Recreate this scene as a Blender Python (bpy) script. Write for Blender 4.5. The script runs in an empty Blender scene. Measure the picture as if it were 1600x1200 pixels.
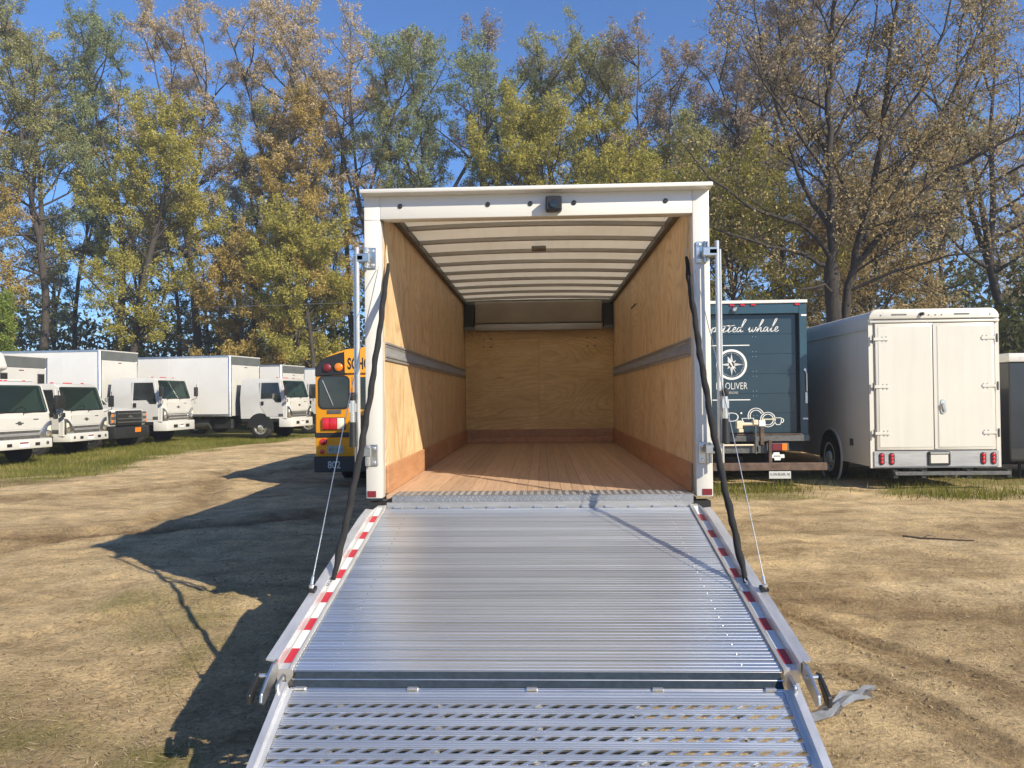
import bpy, bmesh, math, random
import numpy as np
from mathutils import Vector, Matrix

SC = bpy.context.scene
COL = SC.collection
R = math.radians
rng = np.random.default_rng(7)
random.seed(7)

# ------------------------------------------------------------------ camera
def look(yaw, pitch, roll):
    y, p, r = R(yaw), R(pitch), R(roll)
    f = Vector((-math.sin(y) * math.cos(p), math.cos(y) * math.cos(p), math.sin(p)))
    rt = f.cross(Vector((0, 0, 1))).normalized()
    up = rt.cross(f)
    a = math.cos(r) * rt - math.sin(r) * up
    b = math.sin(r) * rt + math.cos(r) * up
    return Matrix(((a.x, b.x, -f.x), (a.y, b.y, -f.y), (a.z, b.z, -f.z)))

cam_d = bpy.data.cameras.new('camera')
cam = bpy.data.objects.new('camera', cam_d)
COL.objects.link(cam)
cam.matrix_world = Matrix.Translation((0, 0, 1.7)) @ look(2.2, 0.88, 0.66).to_4x4()
cam_d.sensor_width = 36.0
cam_d.lens = 1190.0 / 1600.0 * 36.0
cam_d.clip_start = 0.05
cam_d.clip_end = 2000
SC.camera = cam

# ------------------------------------------------------------------ sky, sun, exposure
SUN_DIR = Vector((-1.2, 1.0, -0.95)).normalized()      # the way the light travels
ELEV = math.asin(-SUN_DIR.z)
AZ = math.atan2(-SUN_DIR.x, -SUN_DIR.y)                # clockwise from +Y
world = bpy.data.worlds.new('World')
SC.world = world
world.use_nodes = True
wn = world.node_tree
bg = wn.nodes['Background']
sky = wn.nodes.new('ShaderNodeTexSky')
sky.sky_type = 'NISHITA'
sky.sun_disc = False
sky.sun_elevation = ELEV
sky.sun_rotation = AZ
sky.air_density = 0.9
sky.dust_density = 0.05
sky.ozone_density = 10.0
wn.links.new(sky.outputs[0], bg.inputs[0])
bg.inputs[1].default_value = 0.12
sun_d = bpy.data.lights.new('sun', 'SUN')
sun_d.energy = 5.0
sun_d.angle = R(0.53)
sun_d.color = (1.0, 0.89, 0.70)
sun = bpy.data.objects.new('sun', sun_d)
COL.objects.link(sun)
sun.rotation_euler = SUN_DIR.to_track_quat('-Z', 'Y').to_euler()
sun.location = (30, -25, 24)
vs = SC.view_settings
vs.view_transform = 'Standard'
vs.look = 'None'
vs.exposure = 0.65
vs.gamma = 1.0
vs.use_curve_mapping = False
SC.cycles.max_bounces = 10
SC.cycles.diffuse_bounces = 6
SC.cycles.caustics_reflective = False
SC.cycles.caustics_refractive = False

# ------------------------------------------------------------------ materials
def new_mat(name):
    m = bpy.data.materials.new(name)
    m.use_nodes = True
    nt = m.node_tree
    return m, nt, nt.nodes['Principled BSDF']

def nd(nt, t, **kw):
    n = nt.nodes.new(t)
    for k, v in kw.items():
        setattr(n, k, v)
    return n

def coords(nt, scale=(1, 1, 1), rand=False, kind='Object'):
    tc = nd(nt, 'ShaderNodeTexCoord')
    mp = nd(nt, 'ShaderNodeMapping')
    mp.inputs['Scale'].default_value = scale
    nt.links.new(tc.outputs[kind], mp.inputs['Vector'])
    if rand:
        oi = nd(nt, 'ShaderNodeObjectInfo')
        ml = nd(nt, 'ShaderNodeVectorMath', operation='SCALE')
        cx = nd(nt, 'ShaderNodeCombineXYZ')
        cx.inputs[0].default_value = 31.0; cx.inputs[1].default_value = 17.0; cx.inputs[2].default_value = 23.0
        nt.links.new(cx.outputs[0], ml.inputs[0])
        nt.links.new(oi.outputs['Random'], ml.inputs['Scale'])
        nt.links.new(ml.outputs[0], mp.inputs['Location'])
    return mp.outputs[0]

def noise(nt, vec, scale, detail=4, rough=0.55, dist=0.0):
    n = nd(nt, 'ShaderNodeTexNoise')
    n.inputs['Scale'].default_value = scale
    n.inputs['Detail'].default_value = detail
    n.inputs['Roughness'].default_value = rough
    n.inputs['Distortion'].default_value = dist
    nt.links.new(vec, n.inputs['Vector'])
    return n.outputs['Fac']

def ramp(nt, fac, stops):
    r = nd(nt, 'ShaderNodeValToRGB')
    el = r.color_ramp.elements
    while len(el) < len(stops):
        el.new(0.5)
    for e, (p, c) in zip(el, stops):
        e.position = p
        e.color = (c[0], c[1], c[2], 1)
    nt.links.new(fac, r.inputs[0])
    return r.outputs[0]

def mix(nt, fac, a, b, mode='MIX'):
    m = nd(nt, 'ShaderNodeMix', data_type='RGBA', blend_type=mode)
    if isinstance(fac, (int, float)):
        m.inputs[0].default_value = fac
    else:
        nt.links.new(fac, m.inputs[0])
    for i, v in ((6, a), (7, b)):
        if isinstance(v, tuple):
            m.inputs[i].default_value = (v[0], v[1], v[2], 1)
        else:
            nt.links.new(v, m.inputs[i])
    return m.outputs[2]

def bump(nt, b, fac, strength, dist=0.01):
    n = nd(nt, 'ShaderNodeBump')
    n.inputs['Strength'].default_value = strength
    n.inputs['Distance'].default_value = dist
    nt.links.new(fac, n.inputs['Height'])
    nt.links.new(n.outputs[0], b.inputs['Normal'])
    return n

def simple(name, col, rough=0.5, metal=0.0, var=0.12, scale=3.0, coat=0.0, bmp=0.0, bscale=60.0, spec=0.5):
    m, nt, b = new_mat(name)
    v = coords(nt)
    f = noise(nt, v, scale, 5)
    lo = tuple(c * (1 - var) for c in col)
    hi = tuple(min(1, c * (1 + var)) for c in col)
    nt.links.new(ramp(nt, f, [(0.3, lo), (0.7, hi)]), b.inputs['Base Color'])
    b.inputs['Roughness'].default_value = rough
    b.inputs['Metallic'].default_value = metal
    b.inputs['Specular IOR Level'].default_value = spec
    b.inputs['Coat Weight'].default_value = coat
    b.inputs['Coat Roughness'].default_value = 0.08
    if bmp:
        bump(nt, b, noise(nt, v, bscale, 3), bmp, 0.004)
    return m

M = {}
M['white'] = simple('white_paint', (0.66, 0.65, 0.61), 0.32, var=0.03, scale=1.2, coat=0.2)
M['white_frp'] = simple('white_panel_paint', (0.63, 0.625, 0.605), 0.42, var=0.04, scale=0.9)
M['white_dimmed'] = simple('white_paint_dimmed', (0.52, 0.515, 0.49), 0.35, var=0.05, scale=1.5, coat=0.2)  # darkened in the colour so the sun-facing fronts do not burn out
M['white_side_lifted'] = simple('white_panel_lifted', (0.72, 0.71, 0.68), 0.45, var=0.05, scale=0.9)  # box sides lightened in the colour to make up for weak sun
m, nt, b = new_mat('weathered_cream_paint')
c = ramp(nt, noise(nt, coords(nt, (5, 5, 0.35)), 1.6, 6, 0.6), [(0.3, (0.575, 0.555, 0.495)), (0.55, (0.605, 0.585, 0.525)), (0.8, (0.62, 0.60, 0.54))])
c = mix(nt, 0.6, c, ramp(nt, noise(nt, coords(nt), 0.9, 5), [(0.3, (0.9, 0.9, 0.89)), (0.7, (1.03, 1.03, 1.03))]), 'MULTIPLY')
nt.links.new(c, b.inputs['Base Color']); b.inputs['Roughness'].default_value = 0.36; b.inputs['Coat Weight'].default_value = 0.15
bump(nt, b, noise(nt, coords(nt), 1.7, 2), 0.08, 0.02)
M['white_van'] = m
M['grey_paint'] = simple('grey_paint', (0.18, 0.19, 0.19), 0.5)
M['nose_grey'] = simple('dark_roof_cap', (0.10, 0.11, 0.11), 0.5)
M['black'] = simple('black_plastic', (0.016, 0.017, 0.018), 0.45, var=0.3)
M['chassis'] = simple('black_chassis', (0.012, 0.013, 0.013), 0.65, var=0.4)
M['rubber'] = simple('rubber', (0.022, 0.021, 0.02), 0.75, var=0.4, bmp=0.3)
M['chrome'] = simple('chrome', (0.80, 0.78, 0.74), 0.24, 0.85, var=0.04)
M['zinc'] = simple('galvanised_rod', (0.60, 0.59, 0.56), 0.26, 0.5, var=0.08, scale=9)
M['steel'] = simple('zinc_steel', (0.55, 0.55, 0.53), 0.33, 1.0, var=0.15, scale=18)
M['dark_steel'] = simple('dark_steel', (0.14, 0.14, 0.135), 0.5, 0.6, var=0.25, scale=12)
M['rust'] = simple('rusty_steel', (0.105, 0.068, 0.05), 0.75, 0.1, var=0.45, scale=9, bmp=0.3)
M['red'] = simple('red_lens', (0.52, 0.012, 0.02), 0.2, coat=0.5)
M['dark_red'] = simple('dark_red_tape', (0.16, 0.012, 0.02), 0.45)
M['tape_red'] = simple('red_tape', (0.50, 0.02, 0.035), 0.4)
M['tape_white'] = simple('white_tape', (0.72, 0.74, 0.74), 0.4)
M['amber'] = simple('amber_lens', (0.75, 0.20, 0.015), 0.2, coat=0.5)
M['lamp_white'] = simple('lamp_lens', (0.72, 0.68, 0.55), 0.2, coat=0.5)
M['navy'] = simple('navy_paint', (0.012, 0.033, 0.050), 0.34, var=0.08, coat=0.35)
M['navy_frame'] = simple('navy_frame_paint', (0.017, 0.056, 0.082), 0.35, var=0.08, coat=0.3)
M['decal'] = simple('white_decal', (0.74, 0.74, 0.72), 0.5, var=0.03)
M['decal_grey'] = simple('grey_decal', (0.50, 0.51, 0.50), 0.5, var=0.05)
M['yellow'] = simple('school_bus_yellow', (0.80, 0.33, 0.008), 0.3, var=0.05, coat=0.3)
M['print_black'] = simple('black_lettering', (0.012, 0.012, 0.012), 0.5)
M['cream'] = simple('cream_plastic', (0.66, 0.58, 0.42), 0.5)
M['trailer_black'] = simple('black_trailer_skin', (0.016, 0.019, 0.025), 0.3, var=0.15, coat=0.3)
M['antislip'] = simple('antislip_tape', (0.030, 0.042, 0.058), 0.95, var=0.2, scale=40, bmp=0.2, bscale=300, spec=0.05)
M['strap'] = simple('black_sleeve', (0.012, 0.012, 0.013), 0.9, var=0.4, scale=20, bmp=0.5, bscale=90)
M['rope'] = simple('pale_rope', (0.55, 0.50, 0.40), 0.8)
M['bowl'] = simple('interior_trim', (0.30, 0.27, 0.22), 0.6)

def glass_mat(name, col, rough=0.04):
    m, nt, b = new_mat(name)
    v = coords(nt, (1, 1, 1))
    f = noise(nt, v, 1.6, 2)
    nt.links.new(ramp(nt, f, [(0.35, tuple(c * 0.6 for c in col)), (0.65, tuple(c * 1.5 for c in col))]), b.inputs['Base Color'])
    b.inputs['Roughness'].default_value = rough
    b.inputs['Specular IOR Level'].default_value = 0.7
    return m
M['glass'] = glass_mat('dark_glass', (0.018, 0.022, 0.022))
m, nt, b = new_mat('windscreen_glass')
b.inputs['Base Color'].default_value = (0.035, 0.05, 0.047, 1)
b.inputs['Roughness'].default_value = 0.03
tr = nd(nt, 'ShaderNodeBsdfTransparent'); tr.inputs[0].default_value = (0.78, 0.90, 0.86, 1)
ms = nd(nt, 'ShaderNodeMixShader'); ms.inputs[0].default_value = 0.25
nt.links.new(tr.outputs[0], ms.inputs[1]); nt.links.new(b.outputs[0], ms.inputs[2])
nt.links.new(ms.outputs[0], nt.nodes['Material Output'].inputs[0])
M['windscreen'] = m

def alu_mat(name, axis_scale, base=0.72, rough=0.3, tint=(1, 1, 1), bmp=0.05, metal=1.0, vary=0.0):
    m, nt, b = new_mat(name)
    v = coords(nt, axis_scale, rand=True)
    f = noise(nt, v, 1.0, 5, 0.6)
    lo = tuple(base * 0.82 * t for t in tint); hi = tuple(min(1, base * 1.12 * t) for t in tint)
    c = ramp(nt, f, [(0.3, lo), (0.7, hi)])
    if vary:
        oi = nd(nt, 'ShaderNodeObjectInfo')
        c = mix(nt, 1.0, c, ramp(nt, oi.outputs['Random'], [(0.0, (1 - vary,) * 3), (1.0, (1 + vary * 0.5,) * 3)]), 'MULTIPLY')
    nt.links.new(c, b.inputs['Base Color'])
    b.inputs['Metallic'].default_value = metal
    rr = nd(nt, 'ShaderNodeMapRange')
    rr.inputs['To Min'].default_value = rough * 0.8; rr.inputs['To Max'].default_value = rough * 1.3
    nt.links.new(noise(nt, coords(nt, (1, 1, 1), rand=True), 2.3, 4), rr.inputs['Value'])
    nt.links.new(rr.outputs[0], b.inputs['Roughness'])
    if bmp:
        bump(nt, b, f, bmp, 0.002)
    return m
M['alu'] = alu_mat('mill_aluminium', (0.5, 30, 30), 0.72, 0.33, tint=(0.93, 0.985, 1.04), bmp=0.0, metal=0.88, vary=0.16)
M['alu_grip'] = alu_mat('grip_aluminium', (0.5, 30, 30), 0.80, 0.36, tint=(0.96, 0.99, 1.02), bmp=0.0, metal=0.90, vary=0.06)
M['alu_plain'] = alu_mat('plain_aluminium', (6, 6, 6), 0.68, 0.36)
M['alu_tread'] = alu_mat('tread_aluminium', (6, 6, 6), 0.44, 0.42, metal=0.9)
M['alu_rail'] = alu_mat('rail_aluminium', (20, 3, 20), 0.76, 0.40, metal=0.7)
M['alu_dull'] = alu_mat('dull_aluminium', (3, 3, 30), 0.40, 0.5, metal=0.6)

def wood_mat(name, cols, scale, ring=0.0, rough=0.55, tint=0.25, gscale=1.0, shuffle=True, coat=0.0):
    """grain runs along the axis whose scale is small"""
    m, nt, b = new_mat(name)
    v = coords(nt, scale, rand=shuffle)
    f1 = noise(nt, v, 2.2 * gscale, 6, 0.62, 0.6)
    f2 = noise(nt, v, 14 * gscale, 4, 0.6)
    c = ramp(nt, f1, [(0.28, cols[0]), (0.5, cols[1]), (0.72, cols[2])])
    fine = ramp(nt, f2, [(0.3, (0.80, 0.78, 0.74)), (0.7, (1.1, 1.1, 1.1))])
    c = mix(nt, 0.75, c, fine, 'MULTIPLY')
    if ring:
        # cathedral figure: contour lines of a slow noise field, as in rotary-cut veneer
        slow = noise(nt, v, 0.55 * gscale, 1.5, 0.45, 0.25)
        k = nd(nt, 'ShaderNodeMath', operation='MULTIPLY'); k.inputs[1].default_value = 38.0
        nt.links.new(slow, k.inputs[0])
        fr = nd(nt, 'ShaderNodeMath', operation='FRACT'); nt.links.new(k.outputs[0], fr.inputs[0])
        rc = ramp(nt, fr.outputs[0], [(0.0, (0.60, 0.48, 0.36)), (0.25, (1, 1, 1)), (0.75, (1.06, 1.05, 1.02)), (1.0, (0.66, 0.54, 0.42))])
        c = mix(nt, ring, c, rc, 'MULTIPLY')
        # a few knots and patch plugs
        vo = nd(nt, 'ShaderNodeTexVoronoi'); vo.inputs['Scale'].default_value = 1.3 * gscale
        nt.links.new(v, vo.inputs['Vector'])
        kn = ramp(nt, vo.outputs['Distance'], [(0.0, (0.42, 0.28, 0.17)), (0.035, (0.62, 0.48, 0.33)), (0.07, (1, 1, 1)), (1.0, (1, 1, 1))])
        c = mix(nt, 0.8, c, kn, 'MULTIPLY')
    oi = nd(nt, 'ShaderNodeObjectInfo')
    tr_ = ramp(nt, oi.outputs['Random'], [(0.0, (1 - tint,) * 3), (1.0, (1 + tint * 0.5,) * 3)])
    c = mix(nt, 1.0, c, tr_, 'MULTIPLY')
    nt.links.new(c, b.inputs['Base Color'])
    b.inputs['Roughness'].default_value = rough
    b.inputs['Coat Weight'].default_value = coat
    b.inputs['Coat Roughness'].default_value = 0.25
    bump(nt, b, f2, 0.12, 0.002)
    return m
PLY = ((0.62, 0.45, 0.25), (0.76, 0.57, 0.34), (0.83, 0.66, 0.42))
M['ply_side'] = wood_mat('plywood_side', PLY, (1.0, 2.0, 0.8), 0.5, 0.5, 0.12, 1.0, coat=0.15)
M['ply_back'] = wood_mat('plywood_front_bulkhead', ((0.58, 0.40, 0.155), (0.72, 0.51, 0.21), (0.80, 0.59, 0.27)), (0.7, 1.0, 2.6), 0.42, 0.5, 0.08, 1.0, coat=0.15)
M['scuff'] = wood_mat('red_oak_scuff_board', ((0.38, 0.19, 0.095), (0.50, 0.26, 0.135), (0.56, 0.31, 0.17)), (4, 0.7, 5), 0.0, 0.5, 0.18, 1.3)
M['floor'] = wood_mat('laminated_hardwood', ((0.43, 0.28, 0.185), (0.56, 0.385, 0.265), (0.64, 0.46, 0.33)), (26, 0.9, 26), 0.0, 0.42, 0.16, 1.0, coat=0.1)

m, nt, b = new_mat('translucent_roof')
v = coords(nt)
c = ramp(nt, noise(nt, v, 1.5, 4), [(0.3, (0.82, 0.77, 0.66)), (0.7, (0.88, 0.84, 0.74))])
di = nd(nt, 'ShaderNodeBsdfDiffuse'); tl = nd(nt, 'ShaderNodeBsdfTranslucent')
nt.links.new(c, di.inputs[0]); nt.links.new(c, tl.inputs[0])
ms = nd(nt, 'ShaderNodeMixShader'); ms.inputs[0].default_value = 0.58
nt.links.new(di.outputs[0], ms.inputs[1]); nt.links.new(tl.outputs[0], ms.inputs[2])
nt.links.new(ms.outputs[0], nt.nodes['Material Output'].inputs[0])
M['roof'] = m

m, nt, b = new_mat('clear_plastic_film')
v = coords(nt)
b.inputs['Base Color'].default_value = (0.23, 0.25, 0.28, 1)
b.inputs['Roughness'].default_value = 0.22
tr = nd(nt, 'ShaderNodeBsdfTransparent')
ms = nd(nt, 'ShaderNodeMixShader'); 
nt.links.new(ramp(nt, noise(nt, v, 9, 3), [(0.35, (0.45,) * 3), (0.65, (0.85,) * 3)]), ms.inputs[0])
nt.links.new(tr.outputs[0], ms.inputs[1]); nt.links.new(b.outputs[0], ms.inputs[2])
nt.links.new(ms.outputs[0], nt.nodes['Material Output'].inputs[0])
M['film'] = m

def leaf_mat(name, stops, transl=0.42):
    m, nt, b = new_mat(name)
    at = nd(nt, 'ShaderNodeAttribute', attribute_name='tint')
    c = ramp(nt, at.outputs['Fac'], stops)
    di = nd(nt, 'ShaderNodeBsdfDiffuse'); tl = nd(nt, 'ShaderNodeBsdfTranslucent')
    nt.links.new(c, di.inputs[0]); nt.links.new(c, tl.inputs[0])
    ms = nd(nt, 'ShaderNodeMixShader'); ms.inputs[0].default_value = transl
    nt.links.new(di.outputs[0], ms.inputs[1]); nt.links.new(tl.outputs[0], ms.inputs[2])
    nt.links.new(ms.outputs[0], nt.nodes['Material Output'].inputs[0])
    return m
M['leaf_tan'] = leaf_mat('tan_catkins', [(0.0, (0.273, 0.208, 0.124)), (0.5, (0.507, 0.400, 0.237)), (1.0, (0.708, 0.583, 0.353))])
M['leaf_olive'] = leaf_mat('olive_leaves', [(0.0, (0.163, 0.166, 0.072)), (0.5, (0.324, 0.324, 0.136)), (1.0, (0.511, 0.473, 0.217))])
M['leaf_yellow'] = leaf_mat('yellow_green_leaves', [(0.0, (0.197, 0.200, 0.055)), (0.5, (0.397, 0.363, 0.094)), (1.0, (0.581, 0.511, 0.142))])
M['leaf_gold'] = leaf_mat('golden_leaves', [(0.0, (0.238, 0.171, 0.055)), (0.5, (0.430, 0.323, 0.103)), (1.0, (0.606, 0.474, 0.172))])
M['leaf_green'] = leaf_mat('grey_green_leaves', [(0.0, (0.133, 0.173, 0.087)), (0.5, (0.267, 0.308, 0.152)), (1.0, (0.416, 0.447, 0.227))])
M['leaf_brown'] = leaf_mat('brown_spring_leaves', [(0.0, (0.20, 0.145, 0.065)), (0.5, (0.38, 0.295, 0.145)), (1.0, (0.55, 0.46, 0.27))])
M['leaf_mauve'] = leaf_mat('mauve_buds', [(0.0, (0.202, 0.157, 0.129)), (0.5, (0.348, 0.276, 0.210)), (1.0, (0.496, 0.402, 0.294))])
M['leaf_bright'] = leaf_mat('fresh_green_leaves', [(0.0, (0.108, 0.158, 0.029)), (0.5, (0.216, 0.288, 0.058)), (1.0, (0.346, 0.403, 0.094))])
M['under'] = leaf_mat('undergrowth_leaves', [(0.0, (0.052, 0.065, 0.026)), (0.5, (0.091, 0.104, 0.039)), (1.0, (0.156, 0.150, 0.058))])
M['grass'] = leaf_mat('grass_blades', [(0.0, (0.11, 0.12, 0.025)), (0.45, (0.19, 0.20, 0.04)), (0.75, (0.28, 0.265, 0.075)), (1.0, (0.42, 0.33, 0.15))])
M['straw'] = leaf_mat('straw', [(0.0, (0.22, 0.16, 0.085)), (0.5, (0.38, 0.29, 0.165)), (1.0, (0.52, 0.42, 0.26))], 0.1)

def bark_mat(name, a, bcol):
    m, nt, b = new_mat(name)
    v = coords(nt, (6, 6, 1.2))
    f = noise(nt, v, 2.5, 6, 0.65)
    nt.links.new(ramp(nt, f, [(0.3, a), (0.7, bcol)]), b.inputs['Base Color'])
    b.inputs['Roughness'].default_value = 0.9
    bump(nt, b, f, 0.6, 0.03)
    return m
M['bark'] = bark_mat('grey_brown_bark', (0.024, 0.020, 0.017), (0.068, 0.058, 0.05))
M['bark_dark'] = bark_mat('dark_bark', (0.015, 0.013, 0.011), (0.045, 0.037, 0.032))

# ground: sandy soil, darker damp patches, thin dry grass where the 'grass' attribute says so
m, nt, b = new_mat('sandy_soil')
v = coords(nt)
vs_ = coords(nt, (0.35, 1.6, 1))
big = noise(nt, v, 0.35, 5, 0.6)
str_ = noise(nt, vs_, 1.3, 6, 0.65, 0.8)
med = noise(nt, v, 2.4, 7, 0.7)
fine = noise(nt, v, 34, 6, 0.75)
grit = noise(nt, v, 140, 3, 0.7)
c = ramp(nt, big, [(0.3, (0.56, 0.42, 0.245)), (0.52, (0.74, 0.57, 0.335)), (0.72, (0.82, 0.655, 0.415))])
c2 = ramp(nt, str_, [(0.32, (0.66, 0.62, 0.58)), (0.5, (1, 1, 1)), (0.72, (1.12, 1.1, 1.06))])
c = mix(nt, 0.8, c, c2, 'MULTIPLY')
c3 = ramp(nt, med, [(0.32, (0.50, 0.46, 0.41)), (0.5, (0.95, 0.94, 0.93)), (0.66, (1.32, 1.28, 1.18))])
c = mix(nt, 0.8, c, c3, 'MULTIPLY')
c4 = ramp(nt, fine, [(0.33, (0.42, 0.39, 0.35)), (0.5, (1, 1, 1)), (0.66, (1.38, 1.34, 1.26))])
c = mix(nt, 0.7, c, c4, 'MULTIPLY')
vo = nd(nt, 'ShaderNodeTexVoronoi'); vo.inputs['Scale'].default_value = 22.0
nt.links.new(v, vo.inputs['Vector'])
peb = ramp(nt, vo.outputs['Distance'], [(0.0, (1.35, 1.32, 1.28)), (0.10, (1.15, 1.13, 1.1)), (0.16, (1, 1, 1)), (1, (1, 1, 1))])
c = mix(nt, 0.5, c, peb, 'MULTIPLY')
rut = nd(nt, 'ShaderNodeAttribute', attribute_name='damp')
dk = mix(nt, 1.0, c, (0.44, 0.40, 0.37), 'MULTIPLY')
c = mix(nt, rut.outputs['Fac'], c, dk)
ga = nd(nt, 'ShaderNodeAttribute', attribute_name='grass')
gn = nd(nt, 'ShaderNodeMath', operation='MULTIPLY_ADD')
nt.links.new(med, gn.inputs[0]); gn.inputs[1].default_value = 2.2
gn.inputs[2].default_value = -1.35
ad = nd(nt, 'ShaderNodeMath', operation='ADD'); nt.links.new(gn.outputs[0], ad.inputs[0])
g2 = nd(nt, 'ShaderNodeMath', operation='MULTIPLY'); g2.inputs[1].default_value = 1.4
nt.links.new(ga.outputs['Fac'], g2.inputs[0]); nt.links.new(g2.outputs[0], ad.inputs[1])
ad.use_clamp = True
gc = ramp(nt, fine, [(0.3, (0.10, 0.105, 0.03)), (0.5, (0.18, 0.175, 0.05)), (0.7, (0.29, 0.25, 0.10))])
c = mix(nt, ad.outputs[0], c, gc)
nt.links.new(c, b.inputs['Base Color'])
b.inputs['Roughness'].default_value = 0.95
b.inputs['Specular IOR Level'].default_value = 0.15
h1 = nd(nt, 'ShaderNodeMath', operation='MULTIPLY_ADD'); h1.inputs[1].default_value = 2.5
nt.links.new(fine, h1.inputs[0]); nt.links.new(grit, h1.inputs[2])
h2 = nd(nt, 'ShaderNodeMath', operation='MULTIPLY_ADD'); h2.inputs[1].default_value = 5.0
nt.links.new(med, h2.inputs[0]); nt.links.new(h1.outputs[0], h2.inputs[2])
bump(nt, b, h2.outputs[0], 0.9, 0.03)
M['soil'] = m
M['stone'] = simple('pale_pebbles', (0.33, 0.255, 0.165), 0.9, var=0.4, scale=3)
M['twig'] = simple('dead_wood', (0.06, 0.045, 0.032), 0.9, var=0.4)

# ------------------------------------------------------------------ mesh builder
class MB:
    def __init__(s):
        s.v = []; s.f = []
    def add(s, vs, fs):
        n = len(s.v)
        s.v += [tuple(p) for p in vs]
        s.f += [tuple(i + n for i in f) for f in fs]
        return s
    def box(s, x0, x1, y0, y1, z0, z1):
        return s.add([(x0, y0, z0), (x1, y0, z0), (x1, y1, z0), (x0, y1, z0), (x0, y0, z1), (x1, y0, z1), (x1, y1, z1), (x0, y1, z1)],
                     [(0, 3, 2, 1), (4, 5, 6, 7), (0, 1, 5, 4), (1, 2, 6, 5), (2, 3, 7, 6), (3, 0, 4, 7)])
    def hexa(s, p):     # 8 points: bottom ring 0-3 ccw, top ring 4-7
        return s.add(p, [(0, 3, 2, 1), (4, 5, 6, 7), (0, 1, 5, 4), (1, 2, 6, 5), (2, 3, 7, 6), (3, 0, 4, 7)])
    def prism(s, poly, o, ux, uy, d0, d1):
        """poly (ccw seen from +normal) in the plane (o,ux,uy), from d0 to d1 along ux x uy"""
        o = Vector(o); ux = Vector(ux).normalized(); uy = Vector(uy).normalized(); n = ux.cross(uy)
        k = len(poly)
        a = [o + ux * p[0] + uy * p[1] + n * d0 for p in poly]
        c = [o + ux * p[0] + uy * p[1] + n * d1 for p in poly]
        return s.add(a + c, [tuple(range(k - 1, -1, -1)), tuple(range(k, 2 * k))] + [(i, (i + 1) % k, (i + 1) % k + k, i + k) for i in range(k)])
    def ring(s, r0, r1, o, ux, uy, d0, d1, n=40):
        o = Vector(o); ux = Vector(ux).normalized(); uy = Vector(uy).normalized(); w = ux.cross(uy)
        vs = []
        for i in range(n):
            a = 2 * math.pi * i / n
            u = ux * math.cos(a) + uy * math.sin(a)
            vs += [o + u * r0 + w * d0, o + u * r1 + w * d0, o + u * r1 + w * d1, o + u * r0 + w * d1]
        fs = []
        for i in range(n):
            j = (i + 1) % n
            for k in range(4):
                l = (k + 1) % 4
                fs.append((4 * i + k, 4 * j + k, 4 * j + l, 4 * i + l))
        return s.add(vs, fs)
    def tube(s, pts, rad, n=8, cap=True):
        pts = [Vector(p) for p in pts]
        k = len(pts)
        if not hasattr(rad, '__len__'):
            rad = [rad] * k
        base = len(s.v)
        up = Vector((0.13, 0.21, 0.97))
        vs = []
        for i, p in enumerate(pts):
            d = (pts[min(i + 1, k - 1)] - pts[max(i - 1, 0)]).normalized()
            a = d.cross(up)
            if a.length < 1e-3:
                a = d.cross(Vector((1, 0, 0)))
            a.normalize(); b_ = d.cross(a)
            for j in range(n):
                t = 2 * math.pi * j / n
                vs.append(p + (a * math.cos(t) + b_ * math.sin(t)) * rad[i])
        fs = [(i * n + j, i * n + (j + 1) % n, (i + 1) * n + (j + 1) % n, (i + 1) * n + j) for i in range(k - 1) for j in range(n)]
        if cap:
            fs += [tuple(range(n - 1, -1, -1)), tuple((k - 1) * n + j for j in range(n))]
        return s.add(vs, fs)
    def lathe(s, prof, o, axis, n=28):
        """prof: list of (distance along axis, radius)"""
        o = Vector(o); ax = Vector(axis).normalized()
        a = ax.orthogonal().normalized(); b_ = ax.cross(a)
        k = len(prof); vs = []
        for (h, r) in prof:
            for j in range(n):
                t = 2 * math.pi * j / n
                vs.append(o + ax * h + (a * math.cos(t) + b_ * math.sin(t)) * r)
        fs = [(i * n + j, i * n + (j + 1) % n, (i + 1) * n + (j + 1) % n, (i + 1) * n + j) for i in range(k - 1) for j in range(n)]
        fs += [tuple(range(n - 1, -1, -1)), tuple((k - 1) * n + j for j in range(n))]
        return s.add(vs, fs)
    def mesh(s, name):
        me = bpy.data.meshes.new(name)
        me.from_pydata(s.v, [], s.f)
        me.update()
        return me
    def build(s, name, mat, parent=None, bevel=0.0, seg=1, smooth=False, off=None):
        """off: subtracted from the points (the parent's place when the points are in world space)"""
        if off is not None:
            s.v = [(p[0] - off[0], p[1] - off[1], p[2] - off[2]) for p in s.v]
        me = s.mesh(name)
        bm = bmesh.new(); bm.from_mesh(me)
        bmesh.ops.recalc_face_normals(bm, faces=bm.faces)
        if bevel > 0:
            ed = [e for e in bm.edges if len(e.link_faces) == 2 and e.calc_face_angle(0) > R(28)]
            bmesh.ops.bevel(bm, geom=ed, offset=bevel, segments=seg, profile=0.5, affect='EDGES', clamp_overlap=True)
        bm.to_mesh(me); bm.free()
        if smooth or seg > 1:
            for p in me.polygons:
                p.use_smooth = True
            me.set_sharp_from_angle(angle=R(38))
        me.materials.append(M[mat] if isinstance(mat, str) else mat)
        ob = bpy.data.objects.new(name, me)
        COL.objects.link(ob)
        if parent is not None:
            ob.parent = parent
        return ob

def tag(o, label=None, cat=None, group=None, kind=None):
    if label: o['label'] = label
    if cat: o['category'] = cat
    if group: o['group'] = group
    if kind: o['kind'] = kind
    return o

def empty(name, loc, rz, label, cat, group=None):
    o = bpy.data.objects.new(name, None)
    COL.objects.link(o)
    o.empty_display_size = 0.3
    o.location = loc
    o.rotation_euler = (0, 0, rz)
    return tag(o, label, cat, group)

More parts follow.
